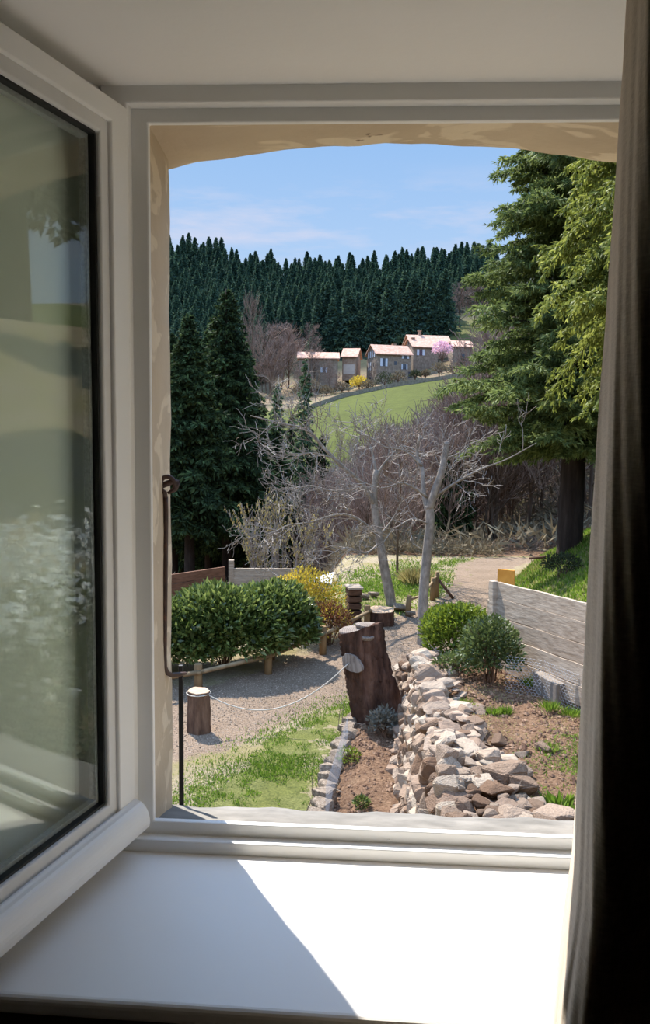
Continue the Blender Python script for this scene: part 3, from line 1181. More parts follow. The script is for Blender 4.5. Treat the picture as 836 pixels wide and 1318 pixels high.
# ------------------------------------------------------------------ stumps and logs
def log_mesh(R0, R1, hgt, lean=(0, 0), k=28, rows=14, seed=0, rough=.05, flare=0.0):
    r = np.random.default_rng(seed)
    a = np.linspace(0, 2 * PI, k, endpoint=False)
    prof = 1 + r.normal(0, rough, k) * .6 + .06 * np.sin(a * 2 + seed) + .04 * np.sin(a * 5 + seed)
    V = []
    for i in range(rows + 1):
        t = i / rows
        rr = R0 + (R1 - R0) * t + flare * (1 - t) ** 3
        q = prof * rr * (1 + r.normal(0, rough * .25, k))
        for j in range(k):
            V.append((q[j] * math.cos(a[j]) + lean[0] * t, q[j] * math.sin(a[j]) + lean[1] * t, hgt * t))
    return np.array(V), k, rows


def log_thing(name, label, cat, p, R0, R1, hgt, lean=(0, 0), seed=0, cutmat='cut_fresh', barkmat='bark_log', flare=0, group=None):
    t = thing(name, label, cat, p, 0, group)
    V, k, rows = log_mesh(R0, R1, hgt, lean, seed=seed, flare=flare)
    mb = MB()
    i = np.arange(rows)[:, None] * k
    j = np.arange(k)[None]
    mb.add(V, np.stack([i + j, i + (j + 1) % k, i + k + (j + 1) % k, i + k + j], -1).reshape(-1, 4))
    mb.build('bark', barkmat, t, smooth=True)
    top = V[rows * k:]
    c = top.mean(0)
    mb = MB()
    inner = (top - c) * .985 + c + np.array([0, 0, .006])
    mb.add(np.concatenate([top, inner, [c + (0, 0, .008)]]), [(a, (a + 1) % k, k + (a + 1) % k, k + a) for a in range(k)] + [(k + a, k + (a + 1) % k, 2 * k) for a in range(k)])
    mb.build('sawn_top', cutmat, t)
    return t


p = gpt(253, 945)
log_thing('log_stump', 'upright sawn log with a rope tied to it at lower left', 'log', (p[0], p[1] + .1, Hs(p[0], p[1]) - .02), .128, .118, .47, (.0, .0), 3)
log_pos = np.array([p[0], p[1] + .1, p[2] + .43])
p = atz(489, 806, -1.8)
log_thing('log_stump', 'low wide sawn stump beside the end of the rail fence', 'log', (p[0], p[1] + .2, -1.83), .27, .26, .27, (0, 0), 5, barkmat='bark_dark')
# the big leaning stump: two fused stems with sawn tops
bs = thing('tree_stump', 'tall dark leaning tree stump with several sawn faces beside the wall', 'tree stump', (.17, 8.72, -1.84))
mb = MB()
kk, rows = 56, 44
sr = np.random.default_rng(4)
ang = np.linspace(0, 2 * PI, kk, endpoint=False)
fur = sr.normal(0, 1, kk)
fur = .018 * fur + .012 * np.sin(ang * 9)
V = []
HT = 1.16
for i in range(rows + 1):
    t = i / rows
    fl = .07 * (1 - t) ** 2.5
    for j in range(kk):
        a = ang[j]
        r = .205 + fl + .02 * math.cos(2 * (a - .3)) + fur[(j + int(2 * math.sin(t * 5))) % kk] + .006 * sr.normal()
        r -= .035 * math.exp(-((a - 3.9) / .16) ** 2) * t           # seam between the stems
        if a < 1.2 or a > 5.2:
            r += .05 * (1 - t) ** 1.2                                # swells to the right lower down
        zt = HT * t
        lx = -.25 * t - .03 * math.sin(t * 3)
        z_off = (-.05 * math.sin(a - .9) + .03 * math.cos(a)) * t ** 6
        V.append((r * 1.02 * math.cos(a) + lx, r * .95 * math.sin(a), zt + z_off))
V = np.array(V)
i = np.arange(rows)[:, None] * kk
j = np.arange(kk)[None]
mb.add(V, np.stack([i + j, i + (j + 1) % kk, i + kk + (j + 1) % kk, i + kk + j], -1).reshape(-1, 4))
topc = V[rows * kk:].mean(0)
mb.add(np.concatenate([V[rows * kk:], [topc - (0, 0, .03)]]), [(a, (a + 1) % kk, kk) for a in range(kk)])
mb.build('bark', 'bark_dark', bs, smooth=True)


def disc(mb, c, nrm, rx, ry, th, rot=0, k=26, seed=0):
    r = np.random.default_rng(seed)
    nrm = unit(np.array(nrm, float))
    u = unit(np.cross(nrm, [0.13, 1, 0.05]))
    w = np.cross(nrm, u)
    a = np.linspace(0, 2 * PI, k, endpoint=False)
    q = 1 + r.normal(0, .03, k) + .05 * np.sin(a * 3 + seed)
    e = u[None] * (np.cos(a) * rx * q)[:, None] + w[None] * (np.sin(a) * ry * q)[:, None]
    ca, sa = math.cos(rot), math.sin(rot)
    e = (u[None] * ((np.cos(a) * rx * ca - np.sin(a) * ry * sa) * q)[:, None] + w[None] * ((np.cos(a) * rx * sa + np.sin(a) * ry * ca) * q)[:, None])
    c = np.array(c)
    mb.add(np.concatenate([c + e, c + e * .96 + nrm * th, c - nrm * .03 + e * .9]), [(i, (i + 1) % k, k + (i + 1) % k, k + i) for i in range(k)] + [tuple(range(k, 2 * k))] + [((i + 1) % k, i, 2 * k + i, 2 * k + (i + 1) % k) for i in range(k)])


for jx, (c, n_, rx, ry, rot, lb) in enumerate([((-.345, .05, HT - .035), (-.08, -.10, 1), .15, .115, .5, None), ((-.20, -.09, HT - .045), (.05, -.22, 1), .12, .10, 0, None), ((-.18, .10, HT + .012), (.05, -.08, 1), .125, .09, .3, None)]):
    mb = MB(); disc(mb, c, n_, rx, ry, .012, rot, seed=jx)
    o = mb.build('sawn_top', 'cut', bs)
mb = MB(); disc(mb, (-.325, -.20, HT - .34), (-.50, -.86, .1), .09, .14, .02, 0, seed=9)
o = mb.build('sawn_branch_scar', 'cut', bs)
o['label'] = 'pale oval branch scar low on the left side'
stump_tie = np.array([-.18, 8.5, -.95])
# rope
mb = MB()
a_, b_ = log_pos + np.array([.11, -.03, -.01]), np.array([-.20, 8.52, -1.02])
pts = []
for t in np.linspace(0, 1, 40):
    q = a_ * (1 - t) + b_ * t
    q[2] -= .36 * 4 * t * (1 - t) * .9
    q[2] = max(q[2], Hs(q[0], q[1]) + .02)
    pts.append(q)
tube(mb, pts, .0065, 6)
ring_ = [log_pos + np.array([.128 * math.cos(a), .128 * math.sin(a), 0]) for a in np.linspace(0, 2 * PI, 20)]
tube(mb, ring_, .006, 6)
tag(mb.build('rope', 'rope', smooth=True), 'thin pale rope sagging between the upright log and the leaning stump', 'rope')

# ------------------------------------------------------------------ low rail fence
rf = thing('rail_fence', 'low fence of short round posts and one rail along the drive', 'fence', tuple(atz(345, 868, -1.8)))
o0 = np.array(rf.location)
posts = [((170, 905), .36), ((255, 888), .34), ((345, 868), .37), ((415, 842), .42), ((472, 806), .36)]
tops = []
for (px, py), hh in posts:
    q = atz(px, py, -1.8)
    mb = MB(); tube(mb, [(0, 0, -.06), (0, 0, hh * .5), (0, 0, hh - .006), (0, 0, hh)], [.056, .054, .052, .045], 14)
    mb.build('post', 'post', rf, True, loc=Vector(q - o0))
    tops.append(q + (0, -.0, hh - .1))
for a, b in zip(tops[:-1], tops[1:]):
    mb = MB()
    d = unit(b - a)
    off = np.array([d[1], -d[0], 0]) * .045
    tube(mb, [a - o0 + off - d * .05, (a + b) / 2 - o0 + off, b - o0 + off + d * .05], [.028, .03, .028], 10)
    mb.build('rail', 'rail', rf, True)
# second short fence near the road
rf2 = thing('rail_fence', 'short run of old posts and rail under the bare tree trunk', 'fence', tuple(atz(525, 792, -1.8)))
o0 = np.array(rf2.location)
tops = []
for (px, py), hh in [((525, 792), .36), ((541, 782), .30), ((556, 771), .42), ((561, 768), .50)]:
    q = atz(px, py, -1.8)
    mb = MB(); tube(mb, [(0, 0, -.06), (0, 0, hh * .5), (.01, 0, hh)], [.052, .05, .046], 12)
    mb.build('post', 'post', rf2, True, loc=Vector(q - o0))
    tops.append(q + (0, 0, hh - .08))
for a, b in zip(tops[:-1], tops[1:]):
    mb = MB(); tube(mb, [a - o0, b - o0], .026, 8)
    mb.build('rail', 'rail', rf2, True)
mb = MB(); q = atz(561, 768, -1.8) - o0
tube(mb, [q + (.02, 0, .36), q + (.16, -.1, .2), q + (.32, -.15, .0)], .03, 8)
o = mb.build('brace', 'oldwood', rf2, True)

# rocks and clump by the far lawn
for (px, py, s, lb) in [(466, 772, .22, 'flat pale rock on the far lawn next to the dark crate'), (480, 769, .17, 'small dark rock beside the flat pale rock'), (514, 787, .26, 'pale boulder at the foot of the slanting bare tree'), (528, 794, .14, 'small white stone under the first post of the old rail')]:
    q = atz(px, py, -1.8)
    o = link('rock', rnd.choice(GROCKS))
    o.matrix_world = Matrix.Translation((q[0], q[1], -1.74)) @ Matrix.Diagonal((s * 1.5, s, s * .7, 1))
    tag(o, lb, 'rock')

# ------------------------------------------------------------------ board fences
def board_panel(mb, L, boards, th=.04, h=.19, seed=1, step=.007):
    r = random.Random(seed)
    z = 0
    for i in range(boards):
        hh = h + r.uniform(-.015, .015)
        n = 14
        top = [r.uniform(-.004, .004) for _ in range(n + 1)]
        yo = -.003 * (i % 2) - .011 * (boards - i) + r.uniform(-step, step) * .6
        V = []
        for q in range(n + 1):
            x = L * q / n
            V += [(x, yo - th / 2, z), (x, yo + th / 2, z), (x, yo + th / 2, z + hh - .006 + top[q]), (x, yo - th / 2, z + hh - .006 + top[q])]
        Fq = [(q * 4 + a, q * 4 + (a + 1) % 4, (q + 1) * 4 + (a + 1) % 4, (q + 1) * 4 + a) for q in range(n) for a in range(4)] + [(3, 2, 1, 0), (n * 4, n * 4 + 1, n * 4 + 2, n * 4 + 3)]
        mb.add(V, Fq)
        z += hh
    return z


A = np.array([1.43, 8.73]); B = np.array([1.92, 7.35])
dr = unit(B - A)
bf = thing('board_fence', 'silver grey fence of wide weathered boards on the right terrace', 'fence', (A[0], A[1], -1.06), math.atan2(dr[1], dr[0]))
bf.rotation_euler = (0, -.07, bf.rotation_euler.z)
mb = MB(); board_panel(mb, 2.6, 5, seed=3, h=.186)
mb.build('board_panel', 'board', bf, loc=(.04, 0, 0))
mb = MB(); board_panel(mb, .17, 5, seed=8, h=.184)
mb.build('board_panel', 'board', bf, loc=(-.17, .01, -.01))
for xx in (0.0, 1.95):
    mb = MB(); box(mb, -.045, .045, -.085, -.02, -.1, .935)
    o = mb.build('post', 'board', bf, loc=(xx, 0, 0)); bevel(o, .006)
q = aty(651, 742, 10.6)
mb = MB(); box(mb, -.11, .11, -.02, .02, -1.1, .09)
box(mb, -.02, .02, .0, .04, -1.2, .0)
o = mb.build('yellow_board', 'board_yellow', loc=Vector(q)); o.rotation_euler = (0, 0, -.35)
tag(o, 'bright yellow wooden board sticking up behind the board fence', 'board')

lf = thing('timber_fence', 'brown horizontal plank fence behind the hedge at far left', 'fence', (-5.0, 12.2, -1.82), math.atan2(15.1 - 12.2, 2.42 + .0))
mb = MB(); board_panel(mb, 3.55, 4, seed=12, h=.175)
mb.build('board_panel', 'board_brown', lf)
lf2 = thing('timber_fence', 'greyish plank fence running right from the corner post behind the yellow shrub', 'fence', (-2.62, 15.12, -1.82), .10)
mb = MB(); board_panel(mb, 1.2, 4, seed=14, h=.165)
mb.build('board_panel', 'board', lf2)
mb = MB(); box(mb, -.05, .05, -.05, .05, -.05, .80)
mb.build('post', 'board', lf2)

# concrete block and wire netting
q = gpt(712, 893)
mb = MB(); box(mb, -.21, .21, -.08, .08, -.02, .20)
o = mb.build('concrete_block', 'concrete', loc=Vector((q[0] - .05, q[1] - .12, q[2]))); bevel(o, .01)
o.rotation_euler = (.0, 0, math.atan2(dr[1], dr[0]))
tag(o, 'pale concrete block standing against the foot of the board fence', 'block')
wn = thing('wire_netting', 'folded sheet of galvanised chicken wire in front of the board fence', 'netting', tuple(gpt(652, 889)))
o0 = np.array(wn.location)


NW = .8


def netting(a, b, h, mb):
    a = np.array(a); b = np.array(b)
    L = np.linalg.norm(b - a)
    d = (b - a) / L
    cs = .036
    nx, ny = int(L / cs), int(h / (cs * .75)) 
    for j in range(ny + 1):
        pts = []
        for i in range(nx * 2 + 1):
            zz_ = j * cs * .75 + (cs * .13 if (i + j) % 2 else -cs * .13)
            pts.append(a + d * (i * cs / 2) + np.array([0, 0, zz_ + .01]))
        tube(mb, pts, .0017 * NW, 3, cap=False)
    for j in range(ny):
        for i in range(nx * 2 + 1):
            if (i + j) % 2:
                p0 = a + d * (i * cs / 2)
                z0_ = j * cs * .75 + cs * .13 + .01
                tube(mb, [p0 + (0, 0, z0_), p0 + (0, 0, z0_ + cs * .5)], .0018 * NW, 3, cap=False)


corners = [gpt(650, 892), gpt(676, 895), gpt(698, 899), gpt(746, 921)]
for a, b in zip(corners[:-1], corners[1:]):
    mb = MB(); netting(a - o0, b - o0, .36, mb)
    mb.build('mesh_panel', 'wire', wn)
wn2 = thing('wire_netting', 'upright strip of thin chicken wire along the grey edging stones', 'netting', (-.32, 6.4, -1.72))
NW = .45
mb = MB(); netting((0, 0, -.05), (.14, 1.6, -.03), .33, mb)
mb.build('mesh_panel', 'wire', wn2)

# old wooden crate right of the yellow shrub
q = atz(452, 806, -1.8)
cr = thing('wooden_crate', 'tall dark wooden crate standing right of the yellow shrub', 'crate', (q[0] + .02, q[1] + .35, -1.82), .25)
for i in range(5):
    mb = MB(); box(mb, -.11, .11, -.15, .15, .02 + i * .12, .115 + i * .12)
    o = mb.build('slat_layer', 'oldwood', cr); bevel(o, .008)
mb = MB(); box(mb, -.13, .13, -.17, .17, .61, .64)
mb.build('lid', 'board', cr)

# parked white car on the lower ground
qc = aty(424, 742, 19.5)
car = thing('car', 'white parked car half hidden behind the yellow shrub', 'car', (qc[0] + .86, 19.3, qc[2] - 1.52), math.radians(-28))
mb = MB()


def car_loft(secs):
    V = []
    for (x, pts) in secs:
        for (y, z) in pts:
            V.append((x, y, z))
    n = len(secs[0][1])
    Fq = []
    for i in range(len(secs) - 1):
        for j in range(n - 1):
            Fq.append((i * n + j, i * n + j + 1, (i + 1) * n + j + 1, (i + 1) * n + j))
    return V, Fq, n


W = .86
lower = [(-W * .9, .25), (-W, .45), (-W, .75), (-W * .94, .88), (0, .93), (W * .94, .88), (W, .75), (W, .45), (W * .9, .25), (0, .22), (-W * .9, .25)]
secs = []
for x, s, zz_ in [(-1.95, .80, -.06), (-1.85, .93, -.02), (-1.2, 1, 0), (0, 1, .02), (1.2, 1, 0), (1.75, .95, -.08), (1.98, .82, -.12)]:
    secs.append((x, [(y * s, max(.2, z + (zz_ if z > .5 else 0))) for y, z in lower]))
V, Fq, n = car_loft(secs)
Fq += [tuple(range(n - 1))[::-1], tuple((len(secs) - 1) * n + q for q in range(n - 1))]
mb.add(V, Fq)
o = mb.build('body', 'carwhite', car); bevel(o, .03, 2)
mb = MB()
mb.add([(-1.6, -.76, .9), (-1.6, .76, .9), (1.05, .76, .9), (1.05, -.76, .9), (-1.25, -.62, 1.42), (-1.25, .62, 1.42), (.35, .62, 1.42), (.35, -.62, 1.42)],
       [(0, 1, 5, 4), (1, 2, 6, 5), (2, 3, 7, 6), (3, 0, 4, 7), (4, 5, 6, 7), (3, 2, 1, 0)])
o = mb.build('windows', 'carglass', car)
mb = MB(); box(mb, -1.28, .38, -.64, .64, 1.405, 1.46)
o = mb.build('roof', 'carwhite', car); bevel(o, .03, 3)
for sx in (-1, 1):
    for sy in (-1, 1):
        mb = MB()
        for (aa, bb) in (((.36, .62, 1.42), (1.06, .77, .9)), ((-1.26, .62, 1.42), (-1.61, .77, .9))):
            if (aa[0] > 0) == (sx > 0):
                tube(mb, [(aa[0], sy * aa[1], aa[2]), (bb[0], sy * bb[1], bb[2])], .035, 6)
        mb.build('pillar', 'carwhite', car)
        mb = MB(); tube(mb, [(sx * 1.25, sy * .68, .32), (sx * 1.25, sy * .87, .32)], .32, 24)
        mb.build('wheel', 'tyre', car)


# ------------------------------------------------------------------ shrubs and plants
def leafy(mb, n, c, rad, size, mi=0, shell=.55, up=.3, droopy=0, lump=5, seed=0, asp=.45):
    r = np.random.default_rng(seed)
    d = unit(r.normal(size=(n, 3)))
    d[:, 2] = np.abs(d[:, 2]) * 1.3 - .3
    d = unit(d)
    lm = r.normal(size=(lump * 4, 3))
    lm = unit(lm)
    bumpv = 1 + .22 * (np.max(d @ lm.T, axis=1) - .8) * 3
    rr = (shell + (1 - shell) * r.uniform(size=n) ** .6) * bumpv
    p = np.array(c) + d * rr[:, None] * np.array(rad)
    dd = d + r.normal(size=(n, 3)) * .6 + np.array([0, 0, up])
    blades(mb, p, dd, size * r.uniform(.6, 1.3, n), size * asp * r.uniform(.7, 1.2, n), mi)


def shrub(name, label, pos, rad, n, size, mat, stems=12, seed=0, stemmat='bark_log', flat=.4, cat='shrub', group=None, extra=None, asp=.45, shell=.45):
    t = thing(name, label, cat, pos, 0, group)
    mb = MB()
    leafy(mb, n, (0, 0, rad[2] * .85), rad, size, seed=seed, asp=asp, shell=shell)
    mb.build('foliage', mat, t)
    if extra:
        mb = MB()
        leafy(mb, extra[1], (0, 0, rad[2] * extra[3]), (rad[0], rad[1], rad[2] * extra[2]), size, seed=seed + 5)
        mb.build('young_growth', extra[0], t)['kind'] = 'stuff'
    mb = MB()
    r = random.Random(seed)
    for _ in range(stems):
        a = r.uniform(0, 2 * PI)
        q = r.uniform(.2, .85)
        tip = np.array([rad[0] * q * math.cos(a), rad[1] * q * math.sin(a), rad[2] * r.uniform(.9, 1.7)])
        b = np.array([r.uniform(-.06, .06), r.uniform(-.06, .06), -.05])
        tube(mb, [b, b * .4 + tip * np.array([.35, .35, .5]), tip], [.012, .008, .003], 5)
    mb.build('stems', stemmat, t)
    return t


zf = lambda x, y: Hs(x, y) - .01
shrub('laurel_shrub', 'dark glossy evergreen hedge shrub at the far left behind the rail fence', (-2.75, 10.55, zf(-2.75, 10.55)), (.85, .6, .52), 11000, .10, 'laurel', seed=1)
shrub('laurel_shrub', 'large dark evergreen shrub in the middle of the hedge behind the rail fence', (-1.98, 10.75, zf(-1.98, 10.75)), (.85, .55, .60), 13000, .10, 'laurel', seed=2)
shrub('laurel_shrub', 'rounded evergreen shrub ending the hedge next to the yellow shrub', (-1.38, 11.15, zf(-1.38, 11.1)), (.62, .5, .60), 9000, .10, 'laurel', seed=3)
shrub('forsythia', 'yellow flowering shrub behind the rail fence left of the car', (-1.0, 12.75, zf(-1.0, 12.75)), (.58, .5, .56), 4600, .05, 'forsythia', 26, seed=4, shell=.3, extra=('box_leaf', 900, 1, .6))
shrub('russet_shrub', 'reddish brown thin shrub in front of the yellow flowering one', (-.62, 12.15, zf(-.6, 12.15)), (.40, .36, .34), 2600, .05, 'redtwig', 26, seed=5, shell=.3, extra=('forsythia', 700, .9, .9))
p = gpt(586, 845)
shrub('box_shrub', 'bright yellow green shrub at the far end of the stone wall', (1.02, 9.05, Hs(1.02, 9.05) - .02), (.42, .36, .37), 9000, .05, 'box_leaf', 16, seed=6)
p = gpt(640, 880)
shrub('box_shrub', 'dusty dark green shrub in front of the board fence post', (1.22, 7.95, Hs(1.22, 7.95) - .02), (.30, .27, .36), 3600, .05, 'dusty_leaf', 16, seed=7, shell=.25)
p = gpt(590, 868)
shrub('low_shrub', 'flat spreading green sprig between the two rounded shrubs', (.95, 8.2, Hs(.95, 8.2)), (.26, .16, .10), 700, .05, 'dusty_leaf', 8, seed=8)
shrub('lavender', 'small grey leaved plant at the foot of the leaning stump', (.19, 8.22, Hs(.19, 8.22)), (.15, .12, .15), 700, .05, 'greyleaf', 10, seed=9, shell=.1)
tp = [(449, 983, .10, 'small green plant in the soil bed next to the wire strip'), (465, 1040, .06, 'tiny dark green plant at the near end of the soil bed')]
for j, (px, py, r_, lb) in enumerate(tp):
    p = gpt(px, py)
    shrub('bed_plant', lb, tuple(p), (r_, r_, r_ * .8), 260, .035, 'laurel' if j else 'box_leaf', 4, seed=20 + j, cat='plant')


def tuft(label, px, py, r_, h_, n=160, mat='grass', name='grass_tuft', cat='plant', w=.008):
    p = gpt(px, py)
    rr = np.random.default_rng(int(px))
    q = rr.normal(0, r_ * .45, (n, 2))
    pp = np.stack([q[:, 0], q[:, 1], np.zeros(n)], -1)
    d = np.stack([q[:, 0] * 1.2 / r_, q[:, 1] * 1.2 / r_, np.full(n, 1.4)], -1) + rr.normal(0, .2, (n, 3))
    mb = MB(); blades(mb, pp, d, h_ * rr.uniform(.6, 1.1, n), w)
    return tag(mb.build(name, mat, loc=Vector(p)), label, cat)


tuft('bright green tuft nearest the foot of the concrete block on the terrace', 708, 914, .07, .10)
tuft('green tuft under the chicken wire beside the dusty shrub', 685, 884, .07, .13)
tuft('small green tuft at the left of the pair in the middle of the terrace', 634, 920, .05, .07)
tuft('small green tuft at the right of the pair in the middle of the terrace', 650, 919, .05, .08)
tuft('low green tuft beside the curtain edge on the terrace', 734, 922, .08, .08)
tuft('yellow green weed growing from the top of the stone wall', 597, 915, .07, .12, 140, 'box_leaf', w=.016)
tuft('upper small weed in the face of the stone wall', 566, 935, .05, .09, 80, 'box_leaf', w=.014)
tuft('lower small weed in the face of the stone wall', 560, 958, .05, .08, 80, 'box_leaf', w=.014)
tuft('broad leaved green plant at the near right corner of the terrace', 722, 1040, .09, .11, 40, 'grass', w=.04)
tuft('green weeds right of the loose stones on the terrace', 706, 965, .10, .06, 130)
tuft('clump of pale dry grass beside the old posts on the far lawn', 535, 750, .28, .36, 700, 'drygrass', name='dry_grass_clump', w=.02)

# white blossoming shrub right of the window outside (seen mirrored in the glass)
ws = thing('blossom_shrub', 'tall shrub with loose white blossom right of the window, mirrored in the open pane', 'shrub', (3.4, 4.1, -1.5))
mb = MB()
wr = np.random.default_rng(8)
cl = np.clip(wr.normal(0, 1, (70, 3)), -1.3, 1.3) * np.array([.42, .4, .34]) + np.array([0, 0, 1.75])
pp = (cl[wr.integers(0, 70, 1500)] + wr.normal(0, .09, (1500, 3)))
blades(mb, pp, wr.normal(size=(1500, 3)), .07, .055)
mb.build('blossom', 'whiteblossom', ws)
mb = MB(); leafy(mb, 9000, (0, 0, .95), (1.0, .8, .9), .07, seed=31, shell=.3)
mb.build('foliage', 'dusty_leaf', ws)
mb = MB()
for _ in range(24):
    a = wr.uniform(0, 2 * PI); e = wr.uniform(.2, 1.0)
    tube(mb, [(0, 0, -.1), (e * .4 * math.cos(a), e * .4 * math.sin(a), .9), (e * math.cos(a), e * .8 * math.sin(a), wr.uniform(1.3, 2.1))], [.02, .013, .004], 5)
mb.build('stems', 'bark_grey', ws)


# ------------------------------------------------------------------ trees
def conifer_parts(h, r, nb, base=.1, nt=10, nblade=7, bl=.22, bw=.05, droop=.25, up=.15, seed=0, power=.85, trunk_r=.2, hang=.35, kside=.45, tiplen=1.0, vary=.1):
    g = np.random.default_rng(seed)
    fo, tr, br = MB(), MB(), MB()
    lean = g.normal(0, .01, 2) * h
    tp = [(lean[0] * t * t, lean[1] * t * t, h * t) for t in np.linspace(0, 1, 9)]
    tube(tr, [(0, 0, -.5)] + tp[0:], [trunk_r * 1.25] + [trunk_r * (1 - .93 * t) for t in np.linspace(0, 1, 9)], 9)
    t = base + (1 - base) * (np.arange(nb) + g.uniform(0, 1, nb)) / nb
    az = np.arange(nb) * 2.39996 + g.normal(0, .3, nb)
    L = r * np.clip((1 - t) / (1 - base), 0, 1) ** power * g.uniform(.72, 1.15, nb) + .04 * r
    L *= np.clip((t - base) / .12 + .55, 0, 1)
    z0 = t * h
    P, D, S = [], [], []
    for i in range(nb):
        n = max(4, int(nt * (L[i] / r) ** .7))
        s = np.linspace(.12, 1, n)
        dirh = np.array([math.cos(az[i]), math.sin(az[i]), 0])
        side = np.array([-dirh[1], dirh[0], 0])
        dr_ = droop * (1 + g.normal(0, vary * 1.5)); up_ = up * (1 + g.normal(0, vary))
        zc = up_ * s * L[i] * (1 if t[i] > .5 else .5) - dr_ * (s ** 1.6) * L[i] + .18 * L[i] * np.clip(s - .75, 0, 1) ** 1.3
        pts = dirh[None] * (s * L[i])[:, None] + np.array([0, 0, 1])[None] * (z0[i] + zc)[:, None]
        br_pts = np.concatenate([[[0, 0, z0[i]]], pts[::max(1, n // 4)]])
        if len(br_pts) > 1:
            tube(br, br_pts, np.linspace(.022 * L[i] + .006, .005, len(br_pts)), 3, cap=False)
        tl = kside * L[i] * (1 - s * .75) * g.uniform(.7, 1.2, n) + .06 * L[i]
        for sg in (-1, 1):
            d = dirh[None] * .75 + side[None] * sg * g.uniform(.6, 1.1, (n, 1)) + np.array([0, 0, -hang])[None] * g.uniform(.3, 1.3, (n, 1))
            P.append(pts); D.append(unit(d)); S.append(tl)
        P.append(pts); D.append(unit(dirh[None] + np.array([0, 0, -.15]) + g.normal(0, .15, (n, 3)))); S.append(tl * .6)
    P, D, S = np.concatenate(P), np.concatenate(D), np.concatenate(S)
    k = nblade
    q = g.uniform(0, 1, (len(P), k))
    pp = (P[:, None] + D[:, None] * (q * S[:, None])[..., None]).reshape(-1, 3)
    dd = (D[:, None] * .8 + g.normal(0, .55, (len(P), k, 3)) + np.array([0, 0, -hang * .7])).reshape(-1, 3)
    sz = (bl * g.uniform(.55, 1.25, len(pp))) * np.repeat(np.clip(.3 + S / (kside * r * .5), .3, 1), k)
    blades(fo, pp, dd, sz, bw * g.uniform(.7, 1.3, len(pp)))
    return fo, tr, br


def conifer(name, label, pos, mat='needle_dark', cat='tree', group=None, rz=0, **kw):
    fo, tr, br = conifer_parts(**kw)
    t = thing(name, label, cat, pos, rz, group)
    fo.build('foliage', mat, t)
    tr.build('trunk', 'bark_conifer', t, True)
    br.build('branches', 'bark_conifer', t)
    return t


def col_at(px, py_top, y):
    """ground position and height of a tree whose tip shows at this picture point at depth y"""
    q = aty(px, py_top, y)
    z = Hs(q[0], y)
    return (q[0], y, z), q[2] - z


# far forest: low detail variants as single meshes, copied
def far_conifer_mesh(seed, h=14, r=2.6):
    fo, tr, br = conifer_parts(h, r, 120, base=.05, nt=5, nblade=3, bl=1.0, bw=.34, droop=.3, up=.12, seed=seed, power=.8, trunk_r=.2, hang=.4)
    mb = MB()
    v = np.concatenate(fo.v); mb.add(v, fo.f[0][0], 0)
    v = np.concatenate(tr.v)
    b = mb.n
    mb.v.append(v); mb.n += len(v)
    for f, _ in tr.f:
        mb.f.append((f + b, 1))
    # dense dark inner cone of foliage
    zz_ = np.linspace(.8, h * .97, 8)
    pts = [(0, 0, z) for z in zz_]
    tube(mb, pts, [r * .5 * max(.005, (1 - z / h)) for z in zz_], 8, 0, wob=.25)
    return mb.data('conifer', ['needle_far', 'bark_conifer'])


FAR = [far_conifer_mesh(50 + i, 15, 2.7 + .3 * (i % 3)) for i in range(5)]
cands = []
fr_ = random.Random(5)
tries = 0
while len(cands) < 620 and tries < 60000:
    tries += 1
    y = fr_.uniform(218, 398)
    tx = fr_.uniform(-.30, .20)
    x = tx * y
    if fr_.random() > (y / 398) ** 1.0:
        continue
    if clearing(np.array([x]), np.array([y]))[0] > .1:
        continue
    if tx > .095 and y < 300:
        continue
    if tx > -.07 and y < 250:
        continue
    # bare woodland gap behind the left of the village
    if -.13 < tx < -.055 and y < 262:
        continue
    if any((x - a) ** 2 + (y - b) ** 2 < (3.6 + 2.2 * (y > 330)) ** 2 * (1.0 if y > 240 else .8) for a, b in cands[-260:]):
        continue
    cands.append((x, y))


def px_of(x, y, z):
    d = np.array([x, y, z]) - CAM
    w = d @ fw
    return 418 + F * (d @ RT) / w, 659 - F * (d @ UP) / w


# the dense edge row of dark firs right behind the houses
edge_row = []
for px in np.arange(408, 575, 6.5):
    y = 250 + fr_.uniform(-3, 6)
    q = aty(px, 440, y)
    edge_row.append((q[0], y))
inview = []
for (x, y) in cands:
    z = Hs(x, y)
    px, py = px_of(x, y, z + 12)
    if 215 < px < 640:
        inview.append((x, y))
inview.sort(key=lambda c: c[1])
allf = [(x, y, True) for x, y in edge_row] + [(x, y, False) for x, y in inview]
head, tail = allf[:292], allf[292:]
for x, y, e in head:
    z = Hs(x, y)
    o = link('conifer', fr_.choice(FAR), None, (x, y, z - .3))
    s = fr_.uniform(.8, 1.15) * (1.28 if e else 1)
    o.scale = (s * fr_.uniform(.85, 1.15), s * fr_.uniform(.85, 1.15), s)
    o.rotation_euler = (0, 0, fr_.uniform(0, 6.28))
    if e:
        tag(o, 'tall dark fir in the front row of the forest right above the stone houses', 'tree', 'firs at the forest edge above the houses')
    else:
        tag(o, 'dark conifer in the forest covering the far hillside', 'tree', 'conifers on the far hillside')
